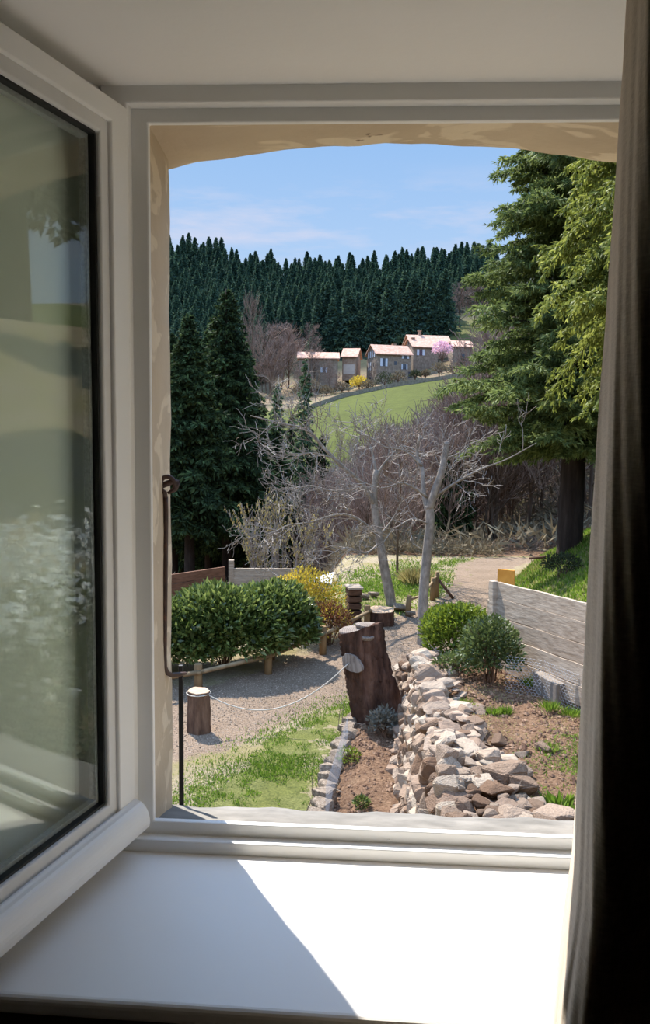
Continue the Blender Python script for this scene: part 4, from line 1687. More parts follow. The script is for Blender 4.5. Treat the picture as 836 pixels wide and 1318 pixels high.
if tail:
    mb = MB()
    arr = []
    for me in FAR[:3]:
        v = np.zeros(len(me.vertices) * 3); me.vertices.foreach_get('co', v)
        fs = {}
        for p_ in me.polygons:
            fs.setdefault((len(p_.vertices), p_.material_index), []).append(list(p_.vertices))
        arr.append((v.reshape(-1, 3), {k_: np.array(q) for k_, q in fs.items()}))
    for x, y, e in tail:
        v, fs = fr_.choice(arr)
        a = fr_.uniform(0, 6.28); s = fr_.uniform(.8, 1.2)
        R_ = np.array([[math.cos(a), -math.sin(a), 0], [math.sin(a), math.cos(a), 0], [0, 0, 1]]) * s
        b = mb.n
        mb.v.append(v @ R_.T + np.array([x, y, Hs(x, y) - .3])); mb.n += len(v)
        for (kk_, mi), q in fs.items():
            mb.f.append((q + b, mi))
    tag(mb.build('conifers', ['needle_far', 'bark_conifer']), 'upper part of the conifer forest along the skyline of the far hill', 'trees', kind='stuff')
print('far trees', len(head), len(tail))

br_seed = random.Random(77)
# big dark conifers on the left
left = [(292, 372, 33, 2.5, 'tallest dark conifer standing in the left group behind the plank fence'),
        (243, 405, 30, 2.0, 'dark conifer with a pointed top at the left edge of the group'),
        (318, 452, 36, 1.7, 'lower dark conifer on the right shoulder of the left group'),
        (268, 425, 37, 2.0, 'dark conifer between the two highest tips of the left group'),
        (222, 430, 34, 2.0, 'dark conifer partly cut off by the left stone reveal')]
for j, (px, py, y, r_, lb) in enumerate(left):
    pos, hh = col_at(px, py, y)
    conifer('conifer', lb, pos, 'needle_dark', h=hh, r=r_, nb=190, base=.30, nt=13, nblade=8, bl=.30, bw=.085, droop=.42, up=.18, seed=70 + j, power=.75, trunk_r=.24, hang=.55, rz=j)
mid = [(393, 462, 46, 1.25, 'needle_mid', .12, 'slim grey green spruce standing left of the meadow'),
       (357, 492, 44, 1.35, 'needle_mid', .12, 'grey green conifer right of the dark left group'),
       (414, 560, 42, .9, 'needle_dark', .1, 'small dark conifer among the bare trees below the meadow'),
       (336, 520, 47, 1.4, 'needle_dark', .1, 'dark conifer half hidden behind the right edge of the left group'),
       (376, 530, 50, 1.3, 'needle_dark', .1, 'dark conifer between the two grey green spruces'),
       (582, 585, 25.5, .85, 'needle_dark', .02, 'short dark fir beside the bend of the road')]
for j, (px, py, y, r_, mt, bs_, lb) in enumerate(mid):
    pos, hh = col_at(px, py, y)
    conifer('conifer', lb, pos, mt, h=hh, r=r_, nb=150, base=bs_, nt=10, nblade=7, bl=.26, bw=.08, droop=.45, up=.15, seed=90 + j, power=.6, trunk_r=.13, hang=.6, rz=j)

CONI = [conifer_parts(11, 1.7, 110, base=.28, nt=9, nblade=7, bl=.36, bw=.10, droop=.45, up=.15, seed=320 + i, power=.7, trunk_r=.18, hang=.6) for i in range(2)]
_pro = []
for i, (fo, tr, br) in enumerate(CONI):
    _pro.append((fo.data('foliage', 'needle_dark'), tr.data('trunk', 'bark_conifer', True)))
for i in range(30):
    px = 206 + i * 5.2 + br_seed.uniform(-4, 4); y = br_seed.uniform(38, 62)
    x = aty(px, 600, y)[0]
    t = thing('conifer', 'dark conifer deep in the shaded stand behind the tall left group', 'tree', (x, y, Hs(x, y)), br_seed.uniform(0, 6), 'conifers of the shaded stand at left')
    sc_ = br_seed.uniform(.85, 1.2)
    t.scale = (sc_, sc_, sc_)
    link('foliage', _pro[i % 2][0], t); link('trunk', _pro[i % 2][1], t)

# large fir at right
pos, _ = col_at(742, 500, 17)
zb = Hs(pos[0], 17)
conifer('fir', 'huge dark green fir on the grass bank filling the upper right', (pos[0], 17, zb - .1), 'needle_fir', h=17.5, r=2.45, nb=600, base=.12, nt=20, nblade=24, bl=.14, bw=.030, droop=.26, up=.34, seed=200, power=.95, trunk_r=.27, hang=.45, kside=.34, vary=.35)
for i, (fx_, fy_, lb) in enumerate([(13.0, 7.5, 'dense dark conifer added beyond the blossom shrub to screen sky low in the open pane'), (12.5, 10.2, 'taller dark conifer added far right outside to screen sky in the middle of the open pane'), (12.0, 8.9, 'dark conifer added between the two nearer sky screening ones, right of the house'), (14.5, 10.0, 'dark conifer added just behind the nearer sky screening ones, right of the house'), (16.0, 13.0, 'most distant dark conifer added right of the house to screen sky at the top of the open pane')]):  # conifers added out of view to block bright sky reflected in the pane
    t = thing('conifer', lb, 'tree', (fx_, fy_, Hs(fx_, fy_) - .2), i)
    t.scale = (1.9, 1.9, 1.25)
    link('foliage', _pro[i % 2][0], t); link('trunk', _pro[i % 2][1], t)
# yellow green cypress nearer, trunk behind the curtain
q = aty(836, 500, 11.5)
conifer('cypress', 'yellow green drooping cypress close behind the curtain edge', (q[0] + .15, 11.5, Hs(q[0] + .15, 11.5) - .1), 'needle_cypress', h=9.5, r=1.65, nb=240, base=.40, nt=18, nblade=26, bl=.10, bw=.026, droop=.7, up=.25, seed=210, power=.4, vary=.3, trunk_r=.16, hang=1.1, kside=.42)


# ---- bare trees
def grow(mb, p, d, L, r, lev, g, k=5, spread=.6, upw=.12, nseg=5, ratio=.62, kids=(3, 5), bend=.18, minr=.004, mi=0, twmi=1):
    pts, rr = [p], [r]
    dd = d
    step = L / nseg
    for i in range(nseg):
        dd = unit(dd + g.normal(0, bend, 3) + np.array([0, 0, upw * .5]))
        p = p + dd * step
        pts.append(p)
        rr.append(max(minr, r * (1 - .6 * (i + 1) / nseg)))
    tube(mb, pts, rr, k if lev > 1 else 3, twmi if lev <= 1 else mi, cap=False)
    if lev == 0:
        return
    n = int(g.integers(kids[0], kids[1] + 1))
    for i in range(n):
        t = g.uniform(.3, 1.0) if i else 1.0
        a = t * nseg
        j = min(int(a), nseg - 1)
        q = pts[j] * (1 - (a - j)) + pts[j + 1] * (a - j)
        base = unit(pts[j + 1] - pts[j])
        off = g.normal(size=3)
        off = unit(off - base * (off @ base))
        nd = unit(base * (1 - spread * .4) + off * spread * g.uniform(.6, 1.3) + np.array([0, 0, upw]))
        grow(mb, q, nd, L * ratio * g.uniform(.75, 1.2), max(minr, r * (1 - .6 * t) * .62), lev - 1, g, k, spread, upw, nseg, ratio, kids, bend, minr, mi, twmi)


def bare_mesh(seed, h=10, lev=4, kids=(4, 6), r=.13, minr=.014, spread=.55):
    g = np.random.default_rng(seed)
    mb = MB()
    # trunk
    pts = [np.array([0, 0, -.4])]
    d = np.array([0, 0, 1.0])
    n = 9
    for i in range(n):
        d = unit(d + g.normal(0, .05, 3) + np.array([0, 0, .1]))
        pts.append(pts[-1] + d * (h * .82 / n))
    rr = [r * (1 - .75 * i / n) for i in range(n + 1)]
    tube(mb, pts, rr, 6, 0)
    for i in range(38):
        t = g.uniform(.22, 1)
        a = t * n
        j = min(int(a), n - 1)
        q = pts[j] * (1 - (a - j)) + pts[j + 1] * (a - j)
        az = g.uniform(0, 2 * PI)
        nd = unit(np.array([math.cos(az) * .75, math.sin(az) * .75, .75]))
        grow(mb, q, nd, h * .26 * (1.15 - t * .6), r * .32 * (1.1 - t * .7), lev - 2, g, 4, spread, .18, 4, .6, kids, .14, minr)
    return mb.data('bare_tree', ['bark_far', 'twig_purple'])


BARE = [bare_mesh(400 + i, 10, 4, (3, 5), .10, .013) for i in range(5)]
br_ = random.Random(21)
spots = []
for i in range(4000):
    if len(spots) >= 285:
        break
    y = br_.choice([br_.uniform(24, 60), br_.uniform(55, 112)])
    px = br_.uniform(400, 665)
    x = aty(px, 600, y)[0]
    if px < 470 and y < 30:
        continue
    if any((x - a) ** 2 + (y - b) ** 2 < 1.15 ** 2 for a, b in spots):
        continue
    spots.append((x, y))
for x, y in spots:
    z = Hs(x, y)
    # keep crowns below the meadow line
    px, _py = px_of(x, y, z)
    lim = np.interp(px, [380, 420, 450, 490, 560, 620, 700], [604, 596, 584, 552, 514, 486, 470]) + br_.uniform(0, 40) * (1 if y > 60 else 1.8)
    topz = 1.5 + (553 - lim) / 1040 * y
    hh = min(max(topz - z, 4.0), 15)
    s = hh / 10
    o = link('bare_tree', br_.choice(BARE), None, (x, y, z))
    o.scale = (s * .9, s * .9, s); o.rotation_euler = (0, 0, br_.uniform(0, 6.28))
    tag(o, 'slender leafless tree in the woodland between the yard and the meadow', 'tree', 'leafless trees of the valley wood')
# woodland on the slope right of the road
for i in range(46):
    px = 596 + i * 4 + br_.uniform(-4, 4)
    y = br_.uniform(25, 40)
    x = aty(px, 640, y)[0]
    s = br_.uniform(.5, .85)
    o = link('bare_tree', br_.choice(BARE), None, (x, y, Hs(x, y)))
    o.scale = (s, s, s); o.rotation_euler = (0, 0, br_.uniform(0, 6.28))
    tag(o, 'leafless tree on the brown bracken slope behind the bend of the road', 'tree', 'leafless trees above the road bend')
# bare trees near the village and on the forest edge
for j, (px, py, y, w, lb) in enumerate([(326, 378, 195, .5, 'tall narrow leafless poplar left of the village'), (349, 412, 205, 1.3, 'rounded leafless tree between the poplar and the village'),
                                        (372, 415, 212, 1.4, 'greyish leafless tree left of the low house'), (592, 362, 262, 1.5, 'broad leafless tree above the clearing'), (575, 372, 268, 1.3, 'leafless tree left of the broad one above the clearing'), (612, 368, 258, 1.2, 'leafless tree at the right of the clearing against the fir'),
                                        (387, 470, 190, .9, 'small leafless tree below the low house'), (424, 462, 196, .8, 'slim leafless tree in front of the gap between the houses'), (432, 478, 190, 1.0, 'bushy leafless tree left of the yellow bush'), (480, 462, 196, .7, 'thin leafless tree in front of the gabled house')]):
    pos, hh = col_at(px, py, y)
    o = link('bare_tree', BARE[j % 5], None, pos)
    s = hh / 9.6
    o.scale = (s * w * (1 if hh > 14 else 1.2), s * w * (1 if hh > 14 else 1.2), s)
    tag(o, lb, 'tree')

for i in range(26):
    px = br_.uniform(318, 408); y = br_.uniform(196, 246)
    x = aty(px, 470, y)[0]
    s = br_.uniform(.6, 1.25)
    o = link('bare_tree', br_.choice(BARE), None, (x, y, Hs(x, y)))
    o.scale = (s * 1.2, s * 1.2, s); o.rotation_euler = (0, 0, br_.uniform(0, 6.28))
    tag(o, 'greyish leafless tree in the copse left of and behind the low house', 'tree', 'leafless copse left of the village')

# yellow-twigged saplings with catkins, centre left
for j, (px, py, y, lb) in enumerate([(335, 655, 24, 'left sapling hung with pale yellow catkins behind the plank fence'), (362, 640, 26, 'middle sapling hung with pale yellow catkins'), (388, 668, 23, 'right sapling with yellow catkins above the yellow shrub')]):
    pos, hh = col_at(px, py, y)
    t = thing('catkin_sapling', lb, 'tree', pos, 0)
    g = np.random.default_rng(600 + j)
    mb = MB()
    tipsP = []
    for _ in range(9):
        d = unit(np.array([g.normal(0, .16), g.normal(0, .16), 1]))
        grow(mb, np.array([0, 0, -.2]), d, hh * .8, .03, 2, g, 4, .45, .2, 6, .35, (4, 6), .06, .007, 0, 0)
    mb.build('stems', 'twig_pale', t)
    V_ = np.concatenate(mb.v)
    V_ = V_[V_[:, 2] > hh * .3]
    sel = V_[g.integers(0, len(V_), 900)]
    mb = MB(); blades(mb, sel, np.tile([0, 0, -1.0], (900, 1)) + g.normal(0, .3, (900, 3)), .10, .035)
    mb.build('catkins', 'catkin', t)


# ---- two bare trees in the yard, limbs laid out by hand
def limb(mb, pts, r0, r1, k=9, sub=4, mi=0):
    pts = np.array(pts, float)
    n = len(pts)
    t = np.linspace(0, n - 1, (n - 1) * sub + 1)
    out = []
    for tt in t:   # catmull-rom
        i = min(int(tt), n - 2)
        f = tt - i
        p0, p1, p2, p3 = pts[max(i - 1, 0)], pts[i], pts[i + 1], pts[min(i + 2, n - 1)]
        out.append(.5 * (2 * p1 + (p2 - p0) * f + (2 * p0 - 5 * p1 + 4 * p2 - p3) * f * f + (3 * p1 - p0 - 3 * p2 + p3) * f ** 3))
    out = np.array(out)
    tube(mb, out, np.linspace(r0, r1, len(out)) * (1 + rng.normal(0, .03, len(out))), k, mi)
    return out


def twigs_on(mb, path, n, L, r, g, lev=2, t0=.2, spread=.8, kids=(3, 4), minr=.0035, down=0.0):
    for _ in range(n):
        i = int(g.uniform(t0, .98) * (len(path) - 1))
        base = unit(path[i + 1] - path[i])
        off = g.normal(size=3)
        off = unit(off - base * (off @ base))
        d = unit(base * .8 + off * spread + np.array([0, 0, .15 - down]))
        grow(mb, path[i], d, L * g.uniform(.6, 1.2), r, lev, g, 4, .7, .05 - down * .3, 4, .6, kids, .2, minr, 0, 1)


ta = gpt(543, 829)
T1 = thing('bare_tree', 'leafless grey barked tree in front with a sawn off upright limb', 'tree', tuple(ta))
o0 = np.array(T1.location)
yA = ta[1]
mb = MB(); g = np.random.default_rng(5)
A_ = lambda *pp: [aty(a, b, yA + (c if c else 0)) - o0 for a, b, c in pp]
trk = limb(mb, [np.array([0, 0, -.15])] + A_((544, 800, 0), (545, 760, 0), (549, 715, 0), (553, 672, 0), (552, 650, 0)), .088, .062, 12)
main = limb(mb, A_((552, 655, 0), (560, 630, -.05), (568, 606, -.05), (572, 585, 0), (574, 569, 0)), .062, .046, 10)
lf_ = limb(mb, A_((551, 660, 0), (545, 635, .1), (543, 605, .2), (536, 585, .3), (540, 560, .3)), .045, .016, 8)
b1 = limb(mb, A_((558, 640, 0), (585, 622, -.2), (618, 604, -.4), (650, 592, -.5), (690, 570, -.6)), .026, .006, 6)
b2 = limb(mb, A_((549, 640, 0), (520, 622, -.3), (490, 628, -.4), (455, 615, -.5)), .022, .005, 6)
b3 = limb(mb, A_((573, 590, 0), (590, 583, .1), (606, 570, .1), (628, 566, .2)), .014, .004, 5)
b4 = limb(mb, A_((552, 675, 0), (530, 668, -.2), (505, 680, -.4), (478, 676, -.5)), .018, .004, 5)
b5 = limb(mb, A_((543, 600, .2), (520, 580, .1), (495, 575, 0), (470, 560, 0), (452, 566, 0)), .018, .005, 6)
mb.build('trunk', ['bark_grey', 'twig_pale'], T1, True)
mb = MB()
for pth, n_, L_ in ((lf_, 9, .55), (b1, 9, .45), (b2, 12, .5), (b3, 6, .4), (b4, 8, .4), (b5, 12, .5), (main, 5, .4)):
    twigs_on(mb, pth, n_, L_, .007, g, 2)
mb.build('twigs', ['twig_pale', 'twig_pale'], T1)
mb = MB(); disc(mb, aty(574, 568.5, yA) - o0, (.1, -.1, 1), .046, .044, .004)
mb.build('sawn_end', 'cut', T1)

ta = gpt(504, 781)
T2 = thing('bare_tree', 'leafless slanting tree with long pale branches arching out to the left', 'tree', tuple(ta))
o0 = np.array(T2.location)
yA = ta[1]
mb = MB(); g = np.random.default_rng(6)
trk = limb(mb, [np.array([.02, 0, -.15])] + A_((502, 770, 0), (496, 740, 0), (490, 705, 0), (484, 668, 0), (481, 640, 0), (484, 605, 0)), .105, .055, 12)
c1 = limb(mb, A_((482, 650, 0), (465, 622, -.2), (440, 600, -.4), (415, 575, -.5), (395, 553, -.6), (362, 545, -.7), (322, 535, -.8)), .05, .008, 8)
c2 = limb(mb, A_((486, 690, 0), (460, 668, -.3), (435, 662, -.5), (400, 672, -.7), (365, 678, -.9), (340, 700, -1.0)), .035, .005, 7)
c3 = limb(mb, A_((483, 640, 0), (465, 628, .3), (430, 632, .5), (395, 625, .6), (370, 640, .7)), .032, .005, 7)
c4 = limb(mb, A_((484, 612, 0), (500, 590, 0), (520, 574, 0), (548, 590, -.1)), .03, .006, 7)
c5 = limb(mb, A_((484, 610, 0), (478, 580, .1), (468, 560, .2), (450, 540, .2)), .028, .006, 7)
c6 = limb(mb, A_((487, 700, 0), (470, 712, -.3), (445, 705, -.5), (415, 718, -.6), (385, 722, -.7)), .024, .004, 6)
c7 = limb(mb, A_((430, 590, -.45), (400, 583, -.6), (370, 590, -.6), (345, 577, -.7)), .02, .004, 6)
c8 = limb(mb, A_((488, 690, 0), (505, 668, .1), (518, 640, .1), (515, 612, .1)), .024, .005, 6)
mb.build('trunk', ['bark_grey', 'twig_pale'], T2, True)
mb = MB()
for pth, n_, L_ in ((c1, 22, .62), (c2, 24, .65), (c3, 20, .6), (c4, 10, .55), (c5, 10, .5), (c6, 15, .5), (c7, 14, .5), (c8, 8, .5)):
    twigs_on(mb, pth, n_, L_, .009, g, 2, kids=(3, 4), minr=.0045)
mb.build('twigs', ['twig_pale', 'twig_pale'], T2)
# thin trees behind it
for j, (px, pt, pb, y, lb) in enumerate([(511, 640, 752, 18.5, 'thin dark trunk of a leafless tree right of the slanting one'), (427, 560, 742, 30, 'straight leafless trunk right of the catkin saplings')]):
    q = aty(px, pb, y)
    o = link('bare_tree', BARE[j], None, (q[0], y, Hs(q[0], y)))
    s = .36 + .2 * j
    o.scale = (s, s, s)
    tag(o, lb, 'tree')

# bracken and brush
def brush(name, label, n, region, dens, size, mat, up=1.0):
    x = rng.uniform(region[0], region[1], n * 3); y = rng.uniform(region[2], region[3], n * 3)
    kp = rng.uniform(size=len(x)) < dens(x, y)
    x, y = x[kp][:n], y[kp][:n]
    p = np.stack([x, y, H(x, y)], -1)
    p[:, 2] += rng.uniform(0, .5, len(x)) * size * 2
    d = rng.normal(0, .7, (len(x), 3)); d[:, 2] = np.abs(d[:, 2]) * up
    mb = MB(); blades(mb, p, d, size * rng.uniform(.5, 1.4, len(x)), size * .14)
    return tag(mb.build(name, mat), label, 'brush', kind='stuff')


brush('bracken', 'brown dead bracken covering the slope behind the road bend', 26000, (1.5, 16, 21.6, 42), lambda x, y: sst(21.8, 22.6, y - np.clip(x - 4, 0, 9) * .05) * (x > 1 + (y - 22) * .1) * (.4 + .6 * nz(x, y, .6)), .24, 'bracken')
brush('undergrowth', 'tangled brownish undergrowth beneath the woodland trees', 30000, (-12, 12, 20.8, 70), lambda x, y: sst(21.2, 22.2, y) * (.3 + .7 * nz(x, y, .4)), .55, 'shrub_brown')
brush('undergrowth', 'band of dark leafless brush where the far lawn meets the wood', 22000, (-7, 3.5, 21.0, 25), lambda x, y: sst(21.0, 21.5, y) * (.5 + .5 * nz(x, y, .8)), .22, 'shrub_brown')
brush('bramble', 'thin brown bramble stems on top of the grass bank under the fir', 3500, (4.2, 9, 13.5, 21), lambda x, y: sst(2.0, 3.0, x - xbank(y)) * .8, .35, 'bracken')
shrub('bank_shrub', 'low dark bush growing on the grass bank', (tuple(gpt(722, 742))), (.35, .3, .22), 900, .06, 'shrub_dark', 8, seed=41)
q = gpt(700, 722)
mb = MB(); tube(mb, [q + (-.3, .2, .02), q + (.1, 0, .1), q + (.6, -.1, .28), q + (.9, -.2, .3)], [.03, .04, .03, .015], 7)
tag(mb.build('fallen_branch', 'oldwood', smooth=True), 'dark fallen branch lying across the top of the grass bank', 'branch')

# ------------------------------------------------------------------ village
HY = 205


def house(label, px0, px1, py_base, py_eave, py_ridge, y, rot, depth, mat, wins, chim=None, name='stone_house', hip=False, patch=None):
    """gabled house; long side faces the viewer turned by rot. px0..px1 measured along the long side"""
    a = aty(px0, py_base, y); b = aty(px1, py_base, y)
    L = (b[0] - a[0]) / math.cos(rot)
    ze = aty((px0 + px1) / 2, py_eave, y)[2]; zr = aty((px0 + px1) / 2, py_ridge, y)[2]
    zb_ = min(a[2], b[2]) - 1.5
    t = thing(name, label, 'house', (a[0], y, zb_), rot)
    he, hr = ze - zb_, zr - zb_
    mb = MB()
    D = depth
    mb.add([(0, 0, 0), (L, 0, 0), (L, D, 0), (0, D, 0), (0, 0, he), (L, 0, he), (L, D, he), (0, D, he), (0, D / 2, hr), (L, D / 2, hr)],
           [(0, 1, 5, 4), (2, 3, 7, 6), (0, 4, 8, 7, 3), (1, 2, 6, 9, 5), (4, 5, 9, 8), (7, 8, 9, 6), (3, 2, 1, 0)])
    mb.build('walls', mat, t)
    mb = MB()
    e, th = .45, .22
    for s in (0, 1):
        y0_ = -e if s == 0 else D + e
        ym = D / 2
        zl = he - e * (hr - he) / (D / 2)
        V = [(-e, y0_, zl + .05), (L + e, y0_, zl + .05), (L + e, ym, hr + .05), (-e, ym, hr + .05)]
        V += [(x_, y_, z_ + th) for x_, y_, z_ in V]
        mb.add(V, [(0, 1, 2, 3), (4, 7, 6, 5), (0, 4, 5, 1), (1, 5, 6, 2), (2, 6, 7, 3), (3, 7, 4, 0)])
    mb.build('roof', 'tile', t)
    for (face, u, v, w, h_, sh) in wins:
        def P_(du, dv, off):
            if face == 'f':
                return (u + du, -off, v + dv)
            return (-off, u + du, v + dv)
        mb = MB()
        V = [P_(-w / 2, -h_ / 2, .02), P_(w / 2, -h_ / 2, .02), P_(w / 2, h_ / 2, .02), P_(-w / 2, h_ / 2, .02)] + [P_(-w / 2, -h_ / 2, -.2), P_(w / 2, -h_ / 2, -.2), P_(w / 2, h_ / 2, -.2), P_(-w / 2, h_ / 2, -.2)]
        Fb = [(0, 1, 2, 3), (4, 7, 6, 5), (0, 4, 5, 1), (1, 5, 6, 2), (2, 6, 7, 3), (3, 7, 4, 0)]
        mb.add(V, Fb)
        wo = mb.build('window' if sh >= 0 else 'door', 'pane', t)
        if sh > 0:
            for sg in (-1, 1):
                c0 = sg * (w / 2 + sh / 2)
                mb = MB()
                V = [P_(c0 - sh / 2, -h_ / 2, .12), P_(c0 + sh / 2, -h_ / 2, .12), P_(c0 + sh / 2, h_ / 2, .12), P_(c0 - sh / 2, h_ / 2, .12)] + [P_(c0 - sh / 2, -h_ / 2, .0), P_(c0 + sh / 2, -h_ / 2, .0), P_(c0 + sh / 2, h_ / 2, .0), P_(c0 - sh / 2, h_ / 2, .0)]
                mb.add(V, Fb)
                mb.build('shutter', 'shutter', wo)
    if patch:
        mb = MB(); box(mb, patch[0], patch[1], -.06, .02, patch[2], patch[3]); mb.build('rendered_patch', 'patchwhite', t)
    for c in (chim or []):
        mb = MB(); box(mb, c[0] - .4, c[0] + .4, c[1] - .35, c[1] + .35, hr - 1.5, hr + c[2])
        box(mb, c[0] - .5, c[0] + .5, c[1] - .45, c[1] + .45, hr + c[2] - .2, hr + c[2])
        mb.build('chimney', 'hwall_warm', t)
    return t


r1 = math.radians
house('low long stone house with one small window at the left end of the village', 384, 434, 492, 461, 453, 203, r1(4), 6, 'hwall', [('f', 6.3, 4.6, .8, 1.2, .45)], [(3.2, 3, .9)])
house('narrow brick coloured house between the low and the gabled house', 440, 458, 482, 459, 448, 208, r1(-8), 7, 'hwall_warm', [], patch=(.3, 3.2, 1.6, 4.0))
hm = house('main gabled stone house with pale shutters in the middle of the village', 484, 529, 486, 455, 443, 203, r1(20), 7.2, 'hwall',
           [('f', 1.9, 5.3, .8, 1.9, .55), ('f', 5.0, 5.2, .7, .9, 0), ('f', 7.6, 7.0, .9, 1.2, .5), ('f', 7.4, 4.4, 1.0, 1.3, .3), ('f', 9.0, 2.2, 1.0, 2.0, -1),
            ('s', 2.2, 7.4, .9, 1.6, .5), ('s', 5.0, 7.4, .9, 1.6, .5), ('s', 4.8, 4.5, .9, 2.0, .4), ('s', 2.2, 4.8, .6, .8, 0), ('s', 4.4, 2.0, 1.0, 1.6, 0)], [(6.2, 4.4, .7)])
house('tall stone house with a shuttered window and dark chimney behind the gabled house', 531, 563, 480, 446, 434, 212, r1(16), 8, 'hwall', [('f', 2.0, 6.8, .9, 1.5, .6), ('s', 3.8, 9.6, .6, 1.0, 0)], [(1.0, 3.6, .3)])
house('highest stone house with pale chimney at the back of the village', 528, 580, 470, 441, 430, 221, r1(12), 8, 'hwall_warm', [('s', 4, 7.4, .6, .9, 0)], [(3.4, 4.2, 1.5)])
house('small stone barn under a red tiled roof right of the pink tree', 582, 607, 474, 446, 438, 214, r1(8), 6, 'hwall', [('f', 2.6, 4.6, 1.0, 1.6, -1)])

# pink tree, yellow bush, shrubs, low wall
def ball_tree(name, label, px, py_c, y, rad, mat, n=900, size=.45, seed=0, trunk=True):
    c = aty(px, py_c, y)
    z = Hs(c[0], y)
    t = thing(name, label, 'tree' if trunk else 'shrub', (c[0], y, z - .2))
    mb = MB(); leafy(mb, n, (0, 0, max(c[2] - z, rad * .6)), (rad, rad, rad * .85), size, seed=seed, shell=.2)
    mb.build('foliage', mat, t)
    mb = MB(); tube(mb, [(0, 0, -.5), (0, 0, max(c[2] - z, rad * .5))], [.25, .1], 6)
    for a in range(6):
        tube(mb, [(0, 0, max(c[2] - z, rad * .5) * .5), (rad * .6 * math.cos(a), rad * .6 * math.sin(a), max(c[2] - z, rad * .6) + rad * .3)], [.1, .03], 4)
    mb.build('trunk', 'bark_far', t)
    return t


ball_tree('blossom_tree', 'pink blossoming tree beside the highest house', 569, 450, 207, 2.4, 'pink', 900, .5, 1)
ball_tree('yellow_bush', 'round bright yellow bush on the slope below the houses', 462, 494, 196, 2.2, 'forsythia', 900, .45, 2, False)
bushes = [(440, 500, 1.8, 'shrub_brown', 'brown bush left of the yellow bush'), (400, 498, 2.2, 'shrub_brown', 'brown bush below the low house'), (420, 508, 1.6, 'shrub_brown', 'small brown bush under the low house wall'), (473, 502, 1.6, 'shrub_brown', 'brown bush directly right of the yellow bush'), (494, 492, 2.4, 'shrub_dark', 'wide dark bush in front of the gabled house'), (512, 486, 1.9, 'shrub_brown', 'brown bush right of the wide dark bush'), (534, 482, 1.3, 'shrub_dark', 'small round green bush below the tall house'), (547, 481, 1.1, 'shrub_brown', 'tiny round bush right of the small green one'), (565, 474, 1.8, 'shrub_brown', 'brown bush under the pink tree'), (585, 478, 2.3, 'shrub_brown', 'large greyish bush below the barn'), (597, 468, 1.8, 'shrub_dark', 'dark bush at the corner of the barn'), (385, 503, 2.0, 'shrub_brown', 'leftmost brown bush of the village slope'), (603, 484, 2.0, 'shrub_brown', 'brown bush at the top right end of the meadow')]
for j, (px, py, r_, mt, lb) in enumerate(bushes):
    ball_tree('bush', lb, px, py, 197 - (py - 480) * .2, r_, mt, 420, .5, 10 + j, False)
mb = MB()
wl = []
for i, px in enumerate(np.linspace(400, 604, 30)):
    py = np.interp(px, [400, 440, 500, 560, 604], [526, 512, 499, 490, 484])
    q = gpt(px, py)
    wl.append(q)
wl = np.array(wl)
V = []
for q in wl:
    z = Hs(q[0], q[1])
    V += [(q[0], q[1], z - .5), (q[0], q[1], z + .9), (q[0], q[1] + .6, z + .9), (q[0], q[1] + .6, z - .5)]
mb.add(V, [(i * 4 + a, i * 4 + (a + 1) % 4, i * 4 + 4 + (a + 1) % 4, i * 4 + 4 + a) for i in range(29) for a in range(4)])
tag(mb.build('field_wall', 'lowwall'), 'long low stone wall along the upper edge of the green meadow', 'stone wall')

# ------------------------------------------------------------------ light and sky
sd = bpy.data.lights.new('sun', 'SUN')
sd.energy = 11.0
sd.color = (1.0, .955, .88)
sd.angle = math.radians(.53)
so = bpy.data.objects.new('sun', sd)
COL.objects.link(so)
SAZ, SEL = math.radians(31.5), math.radians(50)
to_sun = Vector((-math.sin(SAZ) * math.cos(SEL), math.cos(SAZ) * math.cos(SEL), math.sin(SEL)))
so.rotation_euler = to_sun.to_track_quat('Z', 'Y').to_euler()
so.location = (0, 30, 40)

w = bpy.data.worlds.new('sky')
SC.world = w
w.use_nodes = True
nt = w.node_tree
N = nt.nodes
N.clear()
out = N.new('ShaderNodeOutputWorld')
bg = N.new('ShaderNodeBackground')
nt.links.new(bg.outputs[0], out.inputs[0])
tc = N.new('ShaderNodeTexCoord')
sep = N.new('ShaderNodeSeparateXYZ')
nt.links.new(tc.outputs['Generated'], sep.inputs[0])
rp = N.new('ShaderNodeValToRGB')
e = rp.color_ramp.elements
stops = [(0, lin((96, 92, 78))), (.49, lin((110, 106, 90))), (.502, lin((196, 218, 244))), (.60, lin((176, 208, 246))), (.68, lin((146, 190, 242))), (.78, lin((150, 180, 222))), (1, lin((120, 156, 206)))]
while len(e) < len(stops):
    e.new(.5)
for el, (p_, c_) in zip(e, stops):
    el.position = p_; el.color = c_
mm = N.new('ShaderNodeMath'); mm.operation = 'MULTIPLY_ADD'
mm.inputs[1].default_value = .5; mm.inputs[2].default_value = .5
nt.links.new(sep.outputs[2], mm.inputs[0]); nt.links.new(mm.outputs[0], rp.inputs[0])
mpn = N.new('ShaderNodeMapping'); mpn.inputs['Scale'].default_value = (5, 5, 26)
mpn.inputs['Location'].default_value = (1.3, .2, .9)
nt.links.new(tc.outputs['Generated'], mpn.inputs[0])
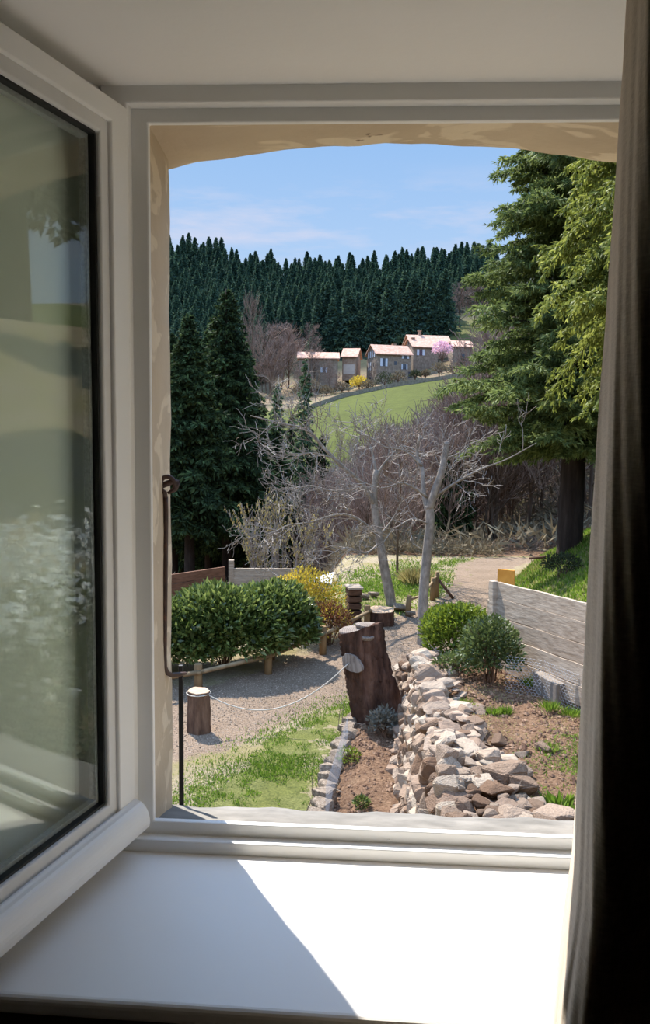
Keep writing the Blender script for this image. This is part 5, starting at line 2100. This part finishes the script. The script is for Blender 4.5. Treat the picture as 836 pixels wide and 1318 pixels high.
nz_ = N.new('ShaderNodeTexNoise'); nz_.inputs['Scale'].default_value = 1.0; nz_.inputs['Detail'].default_value = 6; nz_.inputs['Roughness'].default_value = .6
nt.links.new(mpn.outputs[0], nz_.inputs['Vector'])
r2 = N.new('ShaderNodeValToRGB'); r2.color_ramp.elements[0].position = .47; r2.color_ramp.elements[1].position = .68
nt.links.new(nz_.outputs['Fac'], r2.inputs[0])
r3 = N.new('ShaderNodeValToRGB')   # clouds only low in the sky
e = r3.color_ramp.elements
e.new(.5); e.new(.5)
for el, (p_, v_) in zip(e, [(.58, 0), (.61, 1), (.625, 1), (.65, 0)]):
    el.position = p_; el.color = (v_, v_, v_, 1)
nt.links.new(mm.outputs[0], r3.inputs[0])
ml = N.new('ShaderNodeMath'); ml.operation = 'MULTIPLY'
nt.links.new(r2.outputs[0], ml.inputs[0]); nt.links.new(r3.outputs[0], ml.inputs[1])
m2 = N.new('ShaderNodeMath'); m2.operation = 'MULTIPLY'; m2.inputs[1].default_value = .65
nt.links.new(ml.outputs[0], m2.inputs[0])
mx = N.new('ShaderNodeMix'); mx.data_type = 'RGBA'
nt.links.new(m2.outputs[0], mx.inputs[0]); nt.links.new(rp.outputs[0], mx.inputs[6])
mx.inputs[7].default_value = lin((222, 222, 240))
nt.links.new(mx.outputs[2], bg.inputs[0])
mr = N.new('ShaderNodeMapRange')   # sky above the view boosted all round, added to light sill and room
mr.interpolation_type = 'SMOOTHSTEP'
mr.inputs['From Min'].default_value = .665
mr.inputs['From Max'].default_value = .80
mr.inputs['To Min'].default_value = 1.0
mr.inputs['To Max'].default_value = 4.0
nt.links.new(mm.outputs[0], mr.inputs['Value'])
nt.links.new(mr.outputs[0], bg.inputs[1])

SC.view_settings.view_transform = 'Standard'
SC.view_settings.look = 'None'
SC.view_settings.exposure = 0
SC.view_settings.gamma = 1
SC.view_settings.use_curve_mapping = False
SC.cycles.max_bounces = 10
SC.cycles.diffuse_bounces = 6
SC.cycles.transparent_max_bounces = 24
SC.cycles.sample_clamp_indirect = 6
SC.cycles.use_denoising = True
